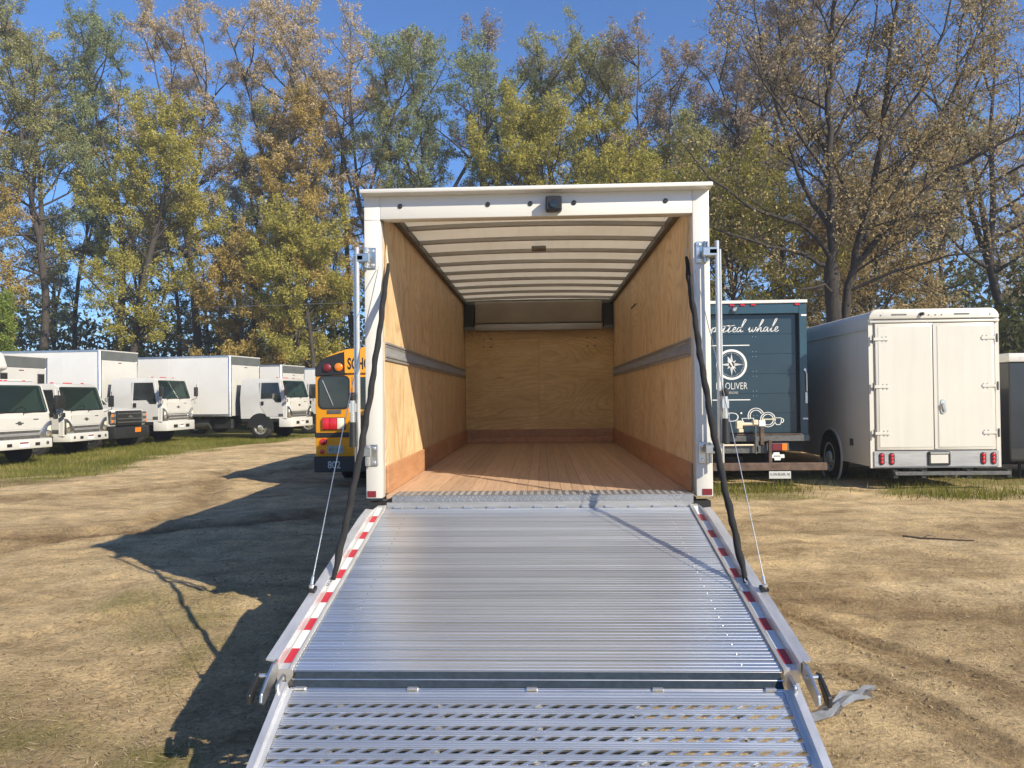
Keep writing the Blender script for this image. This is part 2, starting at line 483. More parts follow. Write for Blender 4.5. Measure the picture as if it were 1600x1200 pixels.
def copy_of(src, parent, loc=None, name=None):
    c = src.copy()
    COL.objects.link(c)
    c.parent = parent
    if loc is not None:
        c.location = loc
    return c

def rrect(w, h, r, n=4, x=0.0, y=0.0):
    p = []
    for cx, cy, a0 in ((w / 2 - r, h / 2 - r, 0), (-w / 2 + r, h / 2 - r, 90), (-w / 2 + r, -h / 2 + r, 180), (w / 2 - r, -h / 2 + r, 270)):
        for i in range(n + 1):
            a = R(a0 + 90 * i / n)
            p.append((x + cx + r * math.cos(a), y + cy + r * math.sin(a)))
    return p

def circ(r, n=20, x=0.0, y=0.0):
    return [(x + r * math.cos(2 * math.pi * i / n), y + r * math.sin(2 * math.pi * i / n)) for i in range(n)]

def text_mb(body, width, height, bold=0.0, depth=0.003):
    """flat lettering as a builder in the XZ plane, facing -Y, lower left corner at the origin"""
    cu = bpy.data.curves.new('lettering', 'FONT')
    cu.body = body; cu.size = 1.0; cu.resolution_u = 3; cu.offset = bold
    ob = bpy.data.objects.new('lettering', cu)
    COL.objects.link(ob)
    dg = bpy.context.evaluated_depsgraph_get()
    me = bpy.data.meshes.new_from_object(ob.evaluated_get(dg))
    bpy.data.objects.remove(ob); bpy.data.curves.remove(cu)
    co = [v.co.copy() for v in me.vertices]
    fs = [tuple(p.vertices) for p in me.polygons]
    bpy.data.meshes.remove(me)
    x0 = min(c.x for c in co); x1 = max(c.x for c in co); y0 = min(c.y for c in co); y1 = max(c.y for c in co)
    mb = MB()
    mb.add([((c.x - x0) / (x1 - x0) * width, 0, (c.y - y0) / (y1 - y0) * height) for c in co], fs)
    return mb

def shift(mb, d):
    mb.v = [(p[0] + d[0], p[1] + d[1], p[2] + d[2]) for p in mb.v]
    return mb

# ------------------------------------------------------------------ ground
def smooth_noise(X, Y, s, seed):
    r = np.random.default_rng(seed)
    n = 128
    g = r.standard_normal((n, n))
    x = X / s; y = Y / s
    xi = np.floor(x).astype(int); yi = np.floor(y).astype(int)
    fx = x - xi; fy = y - yi
    fx = fx * fx * (3 - 2 * fx); fy = fy * fy * (3 - 2 * fy)
    a = g[xi % n, yi % n]; b_ = g[(xi + 1) % n, yi % n]; c_ = g[xi % n, (yi + 1) % n]; d_ = g[(xi + 1) % n, (yi + 1) % n]
    return (a * (1 - fx) + b_ * fx) * (1 - fy) + (c_ * (1 - fx) + d_ * fx) * fy

def seg_dist(X, Y, pts):
    best = np.full(X.shape, 1e9); lat = np.zeros(X.shape); along = np.zeros(X.shape); acc = 0.0
    for (x0, y0), (x1, y1) in zip(pts[:-1], pts[1:]):
        dx, dy = x1 - x0, y1 - y0; L = math.hypot(dx, dy)
        t = np.clip(((X - x0) * dx + (Y - y0) * dy) / L ** 2, 0, 1)
        qx = X - (x0 + t * dx); qy = Y - (y0 + t * dy)
        d = np.hypot(qx, qy); sgn = (dx * qy - dy * qx) / L
        k = d < best
        best[k] = d[k]; lat[k] = sgn[k]; along[k] = (acc + t * L)[k]
        acc += L
    return best, lat, along

# wheel tracks: (points, width, depth, tread, damp)
TRACKS = [
    ([(1.55, 6.75), (1.96, 5.94), (2.3, 5.1), (2.64, 4.34), (3.0, 3.6)], 0.26, 0.018, 1, 0.75),
    ([(1.85, 4.75), (2.07, 4.16), (2.2, 3.6), (2.3, 3.0)], 0.24, 0.016, 1, 0.65),
    ([(1.9, 6.6), (3.2, 5.95), (5.0, 5.4), (8, 4.9)], 0.6, 0.02, 0, 0.85),
    ([(2.5, 9.6), (5, 9.3), (9, 9.0), (14, 8.6)], 0.9, 0.025, 0, 0.6),
    ([(-3.2, 11.0), (-4.6, 9.9), (-5.9, 9.3), (-7.2, 9.2), (-8.6, 9.8)], 0.8, 0.035, 2, 1.0),
    ([(-7.6, 18.0), (-6.4, 14.5), (-5.6, 12.2), (-5.4, 10.4), (-6.2, 8.3), (-7.5, 6.5)], 0.55, 0.03, 2, 0.75),
    ([(-5.4, 22.0), (-6.0, 17.0), (-8.5, 13.5), (-12.0, 11.0)], 0.6, 0.04, 0, 0.8),
    ([(-4.6, 26.0), (-4.9, 20.0), (-7.0, 14.8), (-10.0, 11.8)], 0.6, 0.04, 0, 0.7),
    ([(-2.9, 6.6), (-3.6, 5.7), (-4.2, 4.9), (-4.6, 4.0)], 0.35, 0.012, 2, 0.25),
]

def grass_mask(X, Y):
    # strip in front of the parked row, verge by the trailers, worn patches on the near left
    n1 = smooth_noise(X, Y, 1.3, 5) * 0.35 + smooth_noise(X, Y, 0.45, 6) * 0.2
    edge = np.interp(Y, [8, 14.3, 16.3, 19.3, 23.7, 27, 31, 60], [-11.4, -10.3, -10.3, -10.6, -11.0, -10.3, -9.6, -9.0])
    left = np.clip((edge - X) / 0.9 + n1 * 1.4, 0, 1) * np.clip((Y - 11.5) / 2.0 + n1, 0, 1)
    lo = np.interp(X, [1.2, 3.2, 4.2, 5.4, 7.1, 12], [12.9, 13.0, 13.4, 11.9, 11.3, 11.0])
    right = np.clip((Y - lo) / 1.8 + n1 * 2.6 - 0.1, 0, 1) * 0.8 * np.clip((17.5 - Y) / 1.2, 0, 1) * np.clip((X - 1.4) / 0.3, 0, 1)
    far = np.clip((Y - 34) / 5, 0, 1) * 0.8
    p = np.zeros(X.shape)
    for (cx, cy, rx, ry, a) in ((-3.55, 6.35, 0.8, 0.55, 0.9), (-2.95, 5.7, 0.6, 0.55, 0.65), (-3.7, 7.3, 0.7, 0.4, 0.4), (-2.75, 3.75, 0.9, 0.45, 0.75), (-3.3, 4.2, 0.7, 0.5, 0.5), (-1.85, 3.5, 0.4, 0.3, 0.8), (-2.35, 4.9, 0.25, 0.7, 0.7), (-4.3, 5.1, 0.6, 0.5, 0.4)):
        p = np.maximum(p, a * np.clip(1.25 - np.hypot((X - cx) / rx, (Y - cy) / ry) + n1 * 0.9, 0, 1))
    return np.clip(np.maximum.reduce([left * 0.95, right * 0.8, far, p * 0.75]), 0, 1)

def ground_height(X, Y):
    near = np.clip(1.4 - np.hypot(X, Y - 6) / 40, 0, 1)
    h = smooth_noise(X, Y, 3.1, 1) * 0.022 + smooth_noise(X, Y, 1.1, 2) * 0.010 + smooth_noise(X, Y, 0.4, 3) * 0.010 + smooth_noise(X, Y, 0.15, 4) * 0.0062
    h += smooth_noise(X * 0.3 + 7, Y, 0.5, 8) * 0.006
    damp = np.zeros(X.shape)
    for pts, w, dep, tread, dm in TRACKS:
        d, lat, al = seg_dist(X, Y, pts)
        t = np.clip(1 - d / (w * 0.5), 0, 1)
        t = np.minimum(1, t * 2.2)
        h -= dep * t
        h += dep * 0.7 * np.exp(-((d - w * 0.62) / (w * 0.13)) ** 2)
        if tread == 1:
            lugs = np.cos(lat / w * 2 * np.pi * 3.0) * (0.75 + 0.45 * np.sin(al * 2 * np.pi / 0.11 + np.floor((lat / w + 0.5) * 3) * 2.1)) * np.clip(0.6 + smooth_noise(X, Y, 0.5, 71) * 0.6, 0.1, 1)
            h += t * lugs * 0.013
        elif tread == 2:
            h += t * np.sin(al * 2 * np.pi / 0.16 + lat * 5) * 0.016
        damp = np.maximum(damp, dm * np.clip(1 - d / (w * 0.85), 0, 1) ** 0.7)
    damp = np.maximum(damp, np.clip(smooth_noise(X, Y * 1.7, 1.9, 9) - 0.75, 0, 1) * 0.55)
    return h * near, damp

def axis_steps(a, b_, fine0, fine1, st, grow):
    xs = [fine0]
    while xs[-1] < fine1: xs.append(xs[-1] + st)
    s = st; x = xs[-1]
    while x < b_:
        s *= grow; x += s; xs.append(x)
    s = st; x = fine0; lo = []
    while x > a:
        s *= grow; x -= s; lo.append(x)
    return np.array(lo[::-1] + xs)

gx = axis_steps(-420, 420, -5.6, 5.2, 0.045, 1.06)
gy = axis_steps(-60, 700, 3.1, 9.0, 0.045, 1.05)
gx = np.sort(np.concatenate([gx[(gx < 1.45) | (gx > 3.15)], np.arange(1.46, 3.15, 0.020)]))
gy = np.sort(np.concatenate([gy[(gy < 3.2) | (gy > 6.4)], np.arange(3.21, 6.4, 0.024)]))
GX, GY = np.meshgrid(gx, gy)
GH, GD = ground_height(GX, GY)
GG = grass_mask(GX, GY)
nx, ny = len(gx), len(gy)
me = bpy.data.meshes.new('ground')
idx = np.arange(nx * ny).reshape(ny, nx)
quads = np.stack([idx[:-1, :-1], idx[:-1, 1:], idx[1:, 1:], idx[1:, :-1]], -1).reshape(-1, 4)
me.vertices.add(nx * ny); me.vertices.foreach_set('co', np.stack([GX, GY, GH], -1).astype(np.float32).ravel())
me.loops.add(quads.size); me.loops.foreach_set('vertex_index', quads.ravel().astype(np.int32))
me.polygons.add(len(quads)); me.polygons.foreach_set('loop_start', (np.arange(len(quads)) * 4).astype(np.int32))
me.polygons.foreach_set('use_smooth', np.ones(len(quads), bool))
me.update()
for nm, arr in (('grass', GG), ('damp', GD)):
    at = me.attributes.new(nm, 'FLOAT', 'POINT'); at.data.foreach_set('value', arr.astype(np.float32).ravel())
me.materials.append(M['soil'])
ground = bpy.data.objects.new('ground', me); COL.objects.link(ground)
tag(ground, kind='structure')

def mesh_from_arrays(name, verts, nper, mat, tint=None, parent=None):
    """verts: (n, nper, 3) separate small faces"""
    n = len(verts)
    me = bpy.data.meshes.new(name)
    me.vertices.add(n * nper); me.vertices.foreach_set('co', np.ascontiguousarray(verts, np.float32).ravel())
    me.loops.add(n * nper); me.loops.foreach_set('vertex_index', np.arange(n * nper, dtype=np.int32))
    me.polygons.add(n); me.polygons.foreach_set('loop_start', (np.arange(n) * nper).astype(np.int32))
    me.update()
    if tint is not None:
        at = me.attributes.new('tint', 'FLOAT', 'POINT')
        at.data.foreach_set('value', np.repeat(np.asarray(tint, np.float32), nper))
    me.materials.append(M[mat])
    ob = bpy.data.objects.new(name, me); COL.objects.link(ob)
    if parent is not None: ob.parent = parent
    return ob

def scatter_grass(n, x0, x1, y0, y1, hmin, hmax, wid, name, clump=0.0, power=1.0):
    X = rng.uniform(x0, x1, n); Y = rng.uniform(y0, y1, n)
    g = grass_mask(X, Y)
    k = rng.uniform(0, 1, n) < g ** power
    X, Y, g = X[k], Y[k], g[k]
    Z, _ = ground_height(X, Y)
    n = len(X)
    a = rng.uniform(0, 2 * np.pi, n); h = rng.uniform(hmin, hmax, n) * (0.5 + 0.8 * g)
    le = rng.uniform(0.1, 0.9, n) * h
    b_ = a + rng.uniform(-0.9, 0.9, n)
    w = wid * rng.uniform(0.6, 1.4, n)
    p0 = np.stack([X - np.cos(a) * w, Y - np.sin(a) * w, Z - 0.01], -1)
    p1 = np.stack([X + np.cos(a) * w, Y + np.sin(a) * w, Z - 0.01], -1)
    p2 = np.stack([X - np.sin(b_) * le, Y + np.cos(b_) * le, Z + h], -1)
    t = np.clip(rng.normal(0.45, 0.22, n) + smooth_noise(X, Y, 0.9, 12) * 0.18, 0, 1)
    ob = mesh_from_arrays(name, np.stack([p0, p1, p2], 1), 3, 'grass', t)
    tag(ob, kind='stuff')
    return ob
scatter_grass(110000, -22, -8.5, 11.5, 34, 0.03, 0.10, 0.007, 'roadside_grass')
scatter_grass(42000, 1.4, 13, 10.2, 16.5, 0.02, 0.10, 0.005, 'verge_grass', power=1.6)
scatter_grass(45000, -5.4, -1.3, 3.0, 8.2, 0.008, 0.030, 0.0025, 'sparse_grass', power=1.3)
# taller tufts under the tails of the parked trailers
X = np.concatenate([rng.normal(c, 0.4, 330) for c in (2.4, 3.0, 3.5, 4.2, 6.4, 7.0, 7.6, 8.3, 9.2, 10.2)])
Y = np.concatenate([rng.normal(c, 0.25, 330) for c in (13.4, 13.7, 13.3, 13.5, 12.7, 12.5, 12.8, 12.4, 12.6, 12.5)])
n = len(X); a = rng.uniform(0, 6.28, n); h = rng.uniform(0.05, 0.24, n); l = rng.normal(0, 0.35, (n, 2)) * h[:, None]
p0 = np.stack([X - np.cos(a) * .006, Y - np.sin(a) * .006, np.zeros(n) - .02], -1); p1 = np.stack([X + np.cos(a) * .006, Y + np.sin(a) * .006, np.zeros(n) - .02], -1)
p2 = np.stack([X + l[:, 0], Y + l[:, 1], h], -1)
tag(mesh_from_arrays('tall_grass', np.stack([p0, p1, p2], 1), 3, 'grass', np.clip(rng.normal(0.4, 0.2, n), 0, 1)), kind='stuff')
# straw and leaf litter lying on the soil
def litter(n, x0, x1, y0, y1, l0, l1, w, name):
    X = rng.uniform(x0, x1, n); Y = rng.uniform(y0, y1, n)
    k = rng.uniform(0, 1, n) < np.clip(0.45 + smooth_noise(X, Y, 1.2, 15) * 0.5, 0.03, 1)
    X, Y = X[k], Y[k]; n = len(X)
    Z, _ = ground_height(X, Y)
    a = rng.uniform(0, np.pi, n); L = rng.uniform(l0, l1, n); W = w * rng.uniform(0.5, 1.5, n)
    ux = np.stack([np.cos(a), np.sin(a), rng.normal(0, .12, n)], -1) * L[:, None] / 2
    uy = np.stack([-np.sin(a), np.cos(a), rng.normal(0, .2, n)], -1) * W[:, None] / 2
    c_ = np.stack([X, Y, Z + 0.006], -1)
    tag(mesh_from_arrays(name, np.stack([c_ - ux, c_ + uy, c_ + ux, c_ - uy], 1), 4, 'straw', rng.uniform(0, 1, n)), kind='stuff')
litter(32000, -6, -1.25, 3.0, 9.5, 0.02, 0.085, 0.005, 'straw_litter')
litter(18000, 1.2, 7, 3.2, 12.5, 0.015, 0.055, 0.006, 'straw_litter')
# pebbles
def pebbles(n, x0, x1, y0, y1, s0, s1, name):
    X = rng.uniform(x0, x1, n); Y = rng.uniform(y0, y1, n)
    k = rng.uniform(0, 1, n) < np.clip(0.4 + smooth_noise(X, Y, 0.8, 16) * 0.6, 0.03, 1)
    X, Y = X[k], Y[k]; n = len(X)
    Z, _ = ground_height(X, Y)
    s = s0 + (s1 - s0) * rng.uniform(0, 1, n) ** 3.5
    octa = np.array([(1, 0, 0.1), (0, 1, -0.1), (-1, 0, 0.15), (0, -1, -0.05), (0.2, 0.15, 0.62), (0, 0, -0.6)], float)
    P = octa[None] * s[:, None, None] * rng.uniform(0.6, 1.3, (n, 6, 1)) * np.array([1, 1, 0.7])
    a = rng.uniform(0, 6.28, n); ca, sa = np.cos(a), np.sin(a)
    P = np.stack([P[..., 0] * ca[:, None] - P[..., 1] * sa[:, None], P[..., 0] * sa[:, None] + P[..., 1] * ca[:, None], P[..., 2]], -1)
    P += np.stack([X, Y, Z + s * 0.25], -1)[:, None]
    F = np.array([(0, 1, 4), (1, 2, 4), (2, 3, 4), (3, 0, 4), (1, 0, 5), (2, 1, 5), (3, 2, 5), (0, 3, 5)])
    me = bpy.data.meshes.new(name)
    me.from_pydata(P.reshape(-1, 3).tolist(), [], (F[None] + (np.arange(n) * 6)[:, None, None]).reshape(-1, 3).tolist())
    me.materials.append(M['stone'])
    ob = bpy.data.objects.new(name, me); COL.objects.link(ob); tag(ob, kind='stuff')
pebbles(9000, 1.2, 8, 3.2, 12.5, 0.003, 0.012, 'gravel')
pebbles(5000, -8, -1.3, 3.0, 12, 0.003, 0.011, 'gravel')

M['clod'] = simple('soil_clods', (0.20, 0.148, 0.088), 0.95, var=0.4, scale=1.5)
_st = M['stone']; M['stone'] = M['clod']
pebbles(3600, -6.5, -1.3, 3.0, 11, 0.004, 0.018, 'soil_clods')
pebbles(2800, 1.2, 7, 3.2, 11, 0.004, 0.016, 'soil_clods')
M['stone'] = _st

# ------------------------------------------------------------------ wheels (shared by the vehicles)
def wheel(parent, x, y, r, w, rim_mat='chrome', axis=(0, -1, 0), off=None, rim_r=0.6):
    """axis points to the outer face"""
    ax = Vector(axis)
    c0 = Vector((x, y, r))
    ty = MB().lathe([(-w / 2, r * 0.62), (-w / 2, r * 0.9), (-w * 0.38, r * 0.985), (-w * 0.15, r), (w * 0.15, r), (w * 0.38, r * 0.985), (w / 2, r * 0.9), (w / 2 + 0.005, r * 0.64), (w * 0.36, r * 0.6)], c0, ax, 32)
    t = ty.build('wheel', 'rubber', parent, smooth=True, off=off)
    rr = r * rim_r
    rm = MB().lathe([(w * 0.30, rr * 0.3), (w * 0.30, rr * 0.98), (w * 0.52, rr * 1.02), (w * 0.52, rr * 0.9), (w * 0.36, rr * 0.82), (w * 0.42, rr * 0.45), (w * 0.62, rr * 0.36), (w * 0.66, rr * 0.2)], c0, ax, 28)
    b_ = ax.orthogonal().normalized(); c_ = ax.cross(b_)
    rm.build('rim', rim_mat, t, smooth=True, off=off)
    h = MB()
    for i in range(8):
        a = 2 * math.pi * i / 8
        q = c0 + ax * (w * 0.36) + (b_ * math.cos(a) + c_ * math.sin(a)) * rr * 0.66
        h.lathe([(0, rr * 0.1), (w * 0.045, rr * 0.1)], q, ax, 8)
    h.build('hand_hole', 'black', t, off=off)
    return t

# ------------------------------------------------------------------ the box truck with its ramp down
TO = Vector((-0.03, 8.3, 0.0))
truck = empty('box_truck', TO, 0, 'white box truck in the middle with open wood-lined cargo box and aluminium ramp lowered', 'truck')
XL, XR = -1.245, 1.185          # outer skin
IL, IR = -1.13, 1.07            # clear opening
Y0, Y1 = 5.35, 11.3             # rear plane, inner bulkhead
ZF, ZT = 1.0, 3.15              # floor, roof edge
def P(mb, name, mat, parent=truck, **kw):
    return mb.build(name, mat, parent, off=TO, **kw)

# rear frame: two posts, header, drip rail, sill
fr = MB()
fr.box(XL, IL, Y0, Y0 + 0.11, 0.985, 3.126)
fr.box(IR, XR, Y0, Y0 + 0.11, 0.985, 3.126)
fr.box(IL, IR, Y0, Y0 + 0.11, 2.962, 3.126)
frame = P(fr, 'rear_frame', 'white', bevel=0.006, seg=2)
P(MB().box(XL + 0.004, IL + 0.014, Y0 - 0.002, Y0 + 0.09, 2.958, 2.9595), 'corner_seam', 'grey_paint', frame)
lip = MB().hexa([(XL - 0.012, Y0 - 0.088, 3.128), (XR + 0.012, Y0 - 0.088, 3.128), (XR + 0.012, Y0 + 0.1, 3.118), (XL - 0.012, Y0 + 0.1, 3.118),
                 (XL - 0.012, Y0 - 0.088, 3.158), (XR + 0.012, Y0 - 0.088, 3.158), (XR + 0.012, Y0 + 0.1, 3.165), (XL - 0.012, Y0 + 0.1, 3.165)])
P(lip, 'drip_rail', 'white', frame, bevel=0.008, seg=2)
for x in (-0.985, -0.362, -0.062, 0.245, 0.885):
    c_ = MB().lathe([(0, 0.017), (0.006, 0.017), (0.010, 0.012)], (x, Y0 + 0.001, 3.052), (0, -1, 0), 16)
    P(c_, 'clearance_light', 'black', frame)
cb = MB().box(0.045, 0.158, Y0 - 0.088, Y0 + 0.002, 2.985, 3.083)
cb = P(cb, 'rear_camera', 'black', frame, bevel=0.008)
P(MB().lathe([(0, 0.028), (0.012, 0.028), (0.013, 0.018)], (0.1, Y0 - 0.086, 3.028), (0, -1, 0), 20), 'lens', 'glass', cb, smooth=True)
for x0, x1 in ((XL + 0.01, IL - 0.045), (IR + 0.04, XR - 0.008)):
    P(MB().box(x0, x1, Y0 - 0.004, Y0 + 0.001, 0.995, 1.038), 'reflector', 'dark_red', frame)

# hinge brackets, chrome lock rods with their levers
def bracket(x, z, s):
    b_ = MB().box(x - 0.03, x + 0.03, Y0 - 0.012, Y0 - 0.001, z - 0.075, z + 0.075)
    b_ = P(b_, 'hinge_bracket', 'steel', frame, bevel=0.004)
    q = MB()
    q.lathe([(-0.072, 0.014), (0.072, 0.014)], (x + s * 0.032, Y0 - 0.026, z), (0, 0, 1), 14)
    q.box(x + s * 0.045 - 0.006, x + s * 0.045 + 0.006, Y0 - 0.05, Y0 - 0.004, z - 0.07, z + 0.07)
    P(q, 'hinge_knuckle', 'steel', b_)
    q = MB()
    for dz in (-0.05, 0.05):
        q.lathe([(0, 0.013), (0.006, 0.012), (0.009, 0.006)], (x - s * 0.006, Y0 - 0.012, z + dz), (0, -1, 0), 10)
    P(q, 'bolt', 'chrome', b_, smooth=True)
for s, xh, xr in ((-1, -1.188, -1.272), (1, 1.118, 1.213)):
    bracket(xh, 1.29, s); bracket(xh, 2.685, s)
    rod = P(MB().tube([(xr, Y0 - 0.1, 1.215), (xr, Y0 - 0.1, 2.745)], 0.0145, 14), 'lock_rod', 'zinc', frame, smooth=True)
    P(MB().tube([(xr + s * 0.024, Y0 - 0.085, 1.225), (xr + s * 0.024, Y0 - 0.085, 2.69)], 0.008, 10), 'guide_rod', 'zinc', frame, smooth=True)
    for z in (2.672, 1.32):
        k = MB().box(min(xh, xr) - 0.002, max(xh, xr) + 0.002, Y0 - 0.115, Y0 - 0.075, z - 0.03, z + 0.03)
        k.box(min(xr, xh + s * 0.04), max(xr, xh + s * 0.04), Y0 - 0.115, Y0 - 0.012, z - 0.018, z + 0.018)
        P(k, 'rod_clamp', 'steel', rod, bevel=0.004)
    xl = xr + s * 0.030
    lv = MB().tube([(xl, Y0 - 0.14, 1.53), (xl, Y0 - 0.14, 1.69)], 0.018, 12)
    lv.box(xl - 0.022, xl + 0.022, Y0 - 0.155, Y0 - 0.115, 1.60, 1.66)
    lv = P(lv, 'latch_lever', 'chrome', rod, smooth=True)
    P(MB().lathe([(0, 0.016), (0.02, 0.026), (0.05, 0.024), (0.06, 0.01)], (xl, Y0 - 0.14, 1.675), (0, 0, 1), 14), 'knob', 'black', lv, smooth=True)
    P(MB().tube([(xl, Y0 - 0.14, 1.36), (xl, Y0 - 0.14, 1.53)], [0.026, 0.022], 14), 'grip', 'black', lv, smooth=True)

# box skin, roof, floor
sk = MB()
sk.box(XL, XL + 0.03, Y0 + 0.112, Y1 + 0.06, 0.97, 3.12)
sk.box(XR - 0.03, XR, Y0 + 0.112, Y1 + 0.06, 0.97, 3.12)
sk.box(XL + 0.03, XR - 0.03, Y1 + 0.031, Y1 + 0.06, 0.97, 3.155)
shell = P(sk, 'box_wall', 'white_frp')
P(MB().hexa([(XL, Y1 + 0.062, 2.36), (XR, Y1 + 0.062, 2.36), (XR, 12.9, 2.50), (XL, 12.9, 2.50), (XL, Y1 + 0.062, 3.15), (XR, Y1 + 0.062, 3.15), (XR, 12.75, 3.10), (XL, 12.75, 3.10)]), 'box_nose', 'white_frp', bevel=0.05, seg=3)
# interior plywood, panel by panel
yy = np.linspace(Y0 + 0.113, Y1, 6)
for side in (0, 1):
    x0, x1 = ((IL - 0.012, IL) if side == 0 else (IR, IR + 0.012))
    for i in range(5):
        P(MB().box(x0, x1, yy[i] + 0.0016, yy[i + 1] - 0.0016, ZF + 0.004, 3.05), 'plywood_panel', 'ply_side', shell, bevel=0.002)
xs = np.linspace(IL + 0.002, IR - 0.002, 3)
for i in range(2):
    P(MB().box(xs[i] + 0.001, xs[i + 1] - 0.001, Y1, Y1 + 0.012, ZF + 0.004, 3.05), 'plywood_panel', 'ply_back', shell, bevel=0.001)
# red oak scuff boards along the foot of the walls
for side in (0, 1):
    x0, x1 = ((IL + 0.001, IL + 0.02) if side == 0 else (IR - 0.02, IR - 0.001))
    yb = [Y0 + 0.115, Y0 + 2.2, Y0 + 4.1, Y1 - 0.001]
    for i in range(3):
        P(MB().box(x0, x1, yb[i], yb[i + 1] - 0.003, ZF + 0.003, ZF + 0.205), 'scuff_board', 'scuff', shell, bevel=0.003)
for i, (z0, z1) in enumerate(((ZF + 0.003, ZF + 0.088), (ZF + 0.091, ZF + 0.20))):
    P(MB().box(IL + 0.021, IR - 0.021, Y1 - 0.02 + 0.004 * i, Y1 - 0.001, z0, z1), 'scuff_board', 'scuff', shell, bevel=0.003)
# slotted cargo track along both walls
for side in (0, 1):
    s = 1 if side == 0 else -1
    xw = IL if side == 0 else IR
    tr_ = MB()
    a, c_ = sorted((xw + s * 0.001, xw + s * 0.006))
    tr_.box(a, c_, Y0 + 0.12, Y1 - 0.02, 1.968, 2.10)
    a, c_ = sorted((xw + s * 0.006, xw + s * 0.014))
    for z0, z1 in ((1.968, 1.982), (1.992, 2.002), (2.066, 2.076), (2.086, 2.10)):
        tr_.box(a, c_, Y0 + 0.12, Y1 - 0.02, z0, z1)
    tk = P(tr_, 'cargo_track', 'alu_dull', shell)
    sl = MB()
    y = Y0 + 0.135
    while y < Y1 - 0.03:
        sl.box(*sorted((xw + s * 0.006, xw + s * 0.012)), y, y + 0.022, 2.003, 2.065)
        y += 0.05
    sl = sl.build('track_rib', 'alu_dull', shell, off=TO)
    sl['kind'] = 'stuff'
# bulkhead screw heads
sc = MB()
for bx in (-0.80, 0.74):
    for dx in (-0.05, 0.05, 0.075):
        for dz in (-0.06, 0.055):
            sc.lathe([(0, 0.012), (0.004, 0.010)], (bx + dx, Y1, 2.49 + dz), (0, -1, 0), 8)
P(sc, 'bulkhead_screw', 'dark_steel', shell)
P(MB().box(IR - 0.004, IR - 0.0005, 8.55, 9.0, 2.70, 2.722), 'wall_slot', 'black', shell)
# roof: translucent skin, curved bows, side rails, front header
rf = MB()
n = 16
prof = [(IL - 0.086 + (IR - IL + 0.172) * i / n, 3.105 + 0.03 * (1 - (2 * i / n - 1) ** 2)) for i in range(n + 1)]
for i in range(n):
    (xa, za), (xb, zb) = prof[i], prof[i + 1]
    rf.hexa([(xa, Y0 + 0.11, za), (xb, Y0 + 0.11, zb), (xb, Y1 + 0.03, zb), (xa, Y1 + 0.03, za),
             (xa, Y0 + 0.11, za + 0.002), (xb, Y0 + 0.11, zb + 0.002), (xb, Y1 + 0.03, zb + 0.002), (xa, Y1 + 0.03, za + 0.002)])
roof = P(rf, 'roof', 'roof')
bow = MB()
for i in range(n):
    (xa, za), (xb, zb) = prof[i], prof[i + 1]
    bow.hexa([(xa, -0.022, za - 0.034), (xb, -0.022, zb - 0.034), (xb, 0.022, zb - 0.034), (xa, 0.022, za - 0.034),
              (xa, -0.026, za - 0.001), (xb, -0.026, zb - 0.001), (xb, 0.026, zb - 0.001), (xa, 0.026, za - 0.001)])
bow0 = bow.build('roof_bow', 'alu_dull', roof, off=(TO.x, 0, 0))
bow0.location = (0, Y0 + 0.34 - TO.y, 0)
for i in range(1, 10):
    b_ = copy_of(bow0, roof, (0, Y0 + 0.34 + i * 0.585 - TO.y, 0))
for x0, x1 in ((IL - 0.012, IL + 0.045), (IR - 0.045, IR + 0.012)):
    P(MB().box(x0, x1, Y0 + 0.112, Y1, 3.052, 3.104), 'roof_rail', 'dark_steel', roof)
P(MB().box(-0.075, 0.06, 7.06, 7.2, 3.062, 3.092), 'dome_light', 'grey_paint', roof, bevel=0.006)
hd = MB().box(IL + 0.16, IR - 0.16, Y1 - 0.13, Y1 - 0.001, 2.76, 3.09)
hd = P(hd, 'roof_header', 'bowl', shell, bevel=0.03, seg=3)
P(MB().box(IL, IR, Y1 - 0.012, Y1 - 0.0012, 3.052, 3.125), 'bulkhead_rail', 'dark_steel', shell)
P(MB().box(IL + 0.165, IR - 0.165, Y1 - 0.16, Y1 - 0.002, 2.655, 2.752), 'header_rail', 'alu_dull', hd, bevel=0.012, seg=2)
for x0, x1 in ((IL + 0.004, IL + 0.15), (IR - 0.15, IR - 0.004)):
    P(MB().box(x0, x1, Y1 - 0.15, Y1 - 0.002, 2.70, 3.045), 'corner_box', 'black', hd, bevel=0.005)
    P(MB().box(x0 + 0.01, x1 + 0.02, Y1 - 0.17, Y1 - 0.151, 2.66, 2.715), 'corner_clip', 'dark_steel', hd)
# floor: laminated boards on a deck
dk = MB().box(IL - 0.02, IR + 0.02, Y0 + 0.112, Y1 + 0.02, 0.90, 0.965)
deck = P(dk, 'cargo_floor', 'dark_steel')
NP = 26
bw = (IR - IL - 0.002) / NP
pl = MB().box(-bw / 2 + 0.0008, bw / 2 - 0.0008, 0, Y1 - Y0 - 0.13, 0.966, ZF).build('floor_board', 'floor', deck, bevel=0.0012)
for i in range(NP):
    o = pl if i == 0 else copy_of(pl, deck)
    o.location = (IL + 0.001 + bw * (i + 0.5) - TO.x, Y0 + 0.125 - TO.y, 0.0008 * math.sin(i * 2.3))
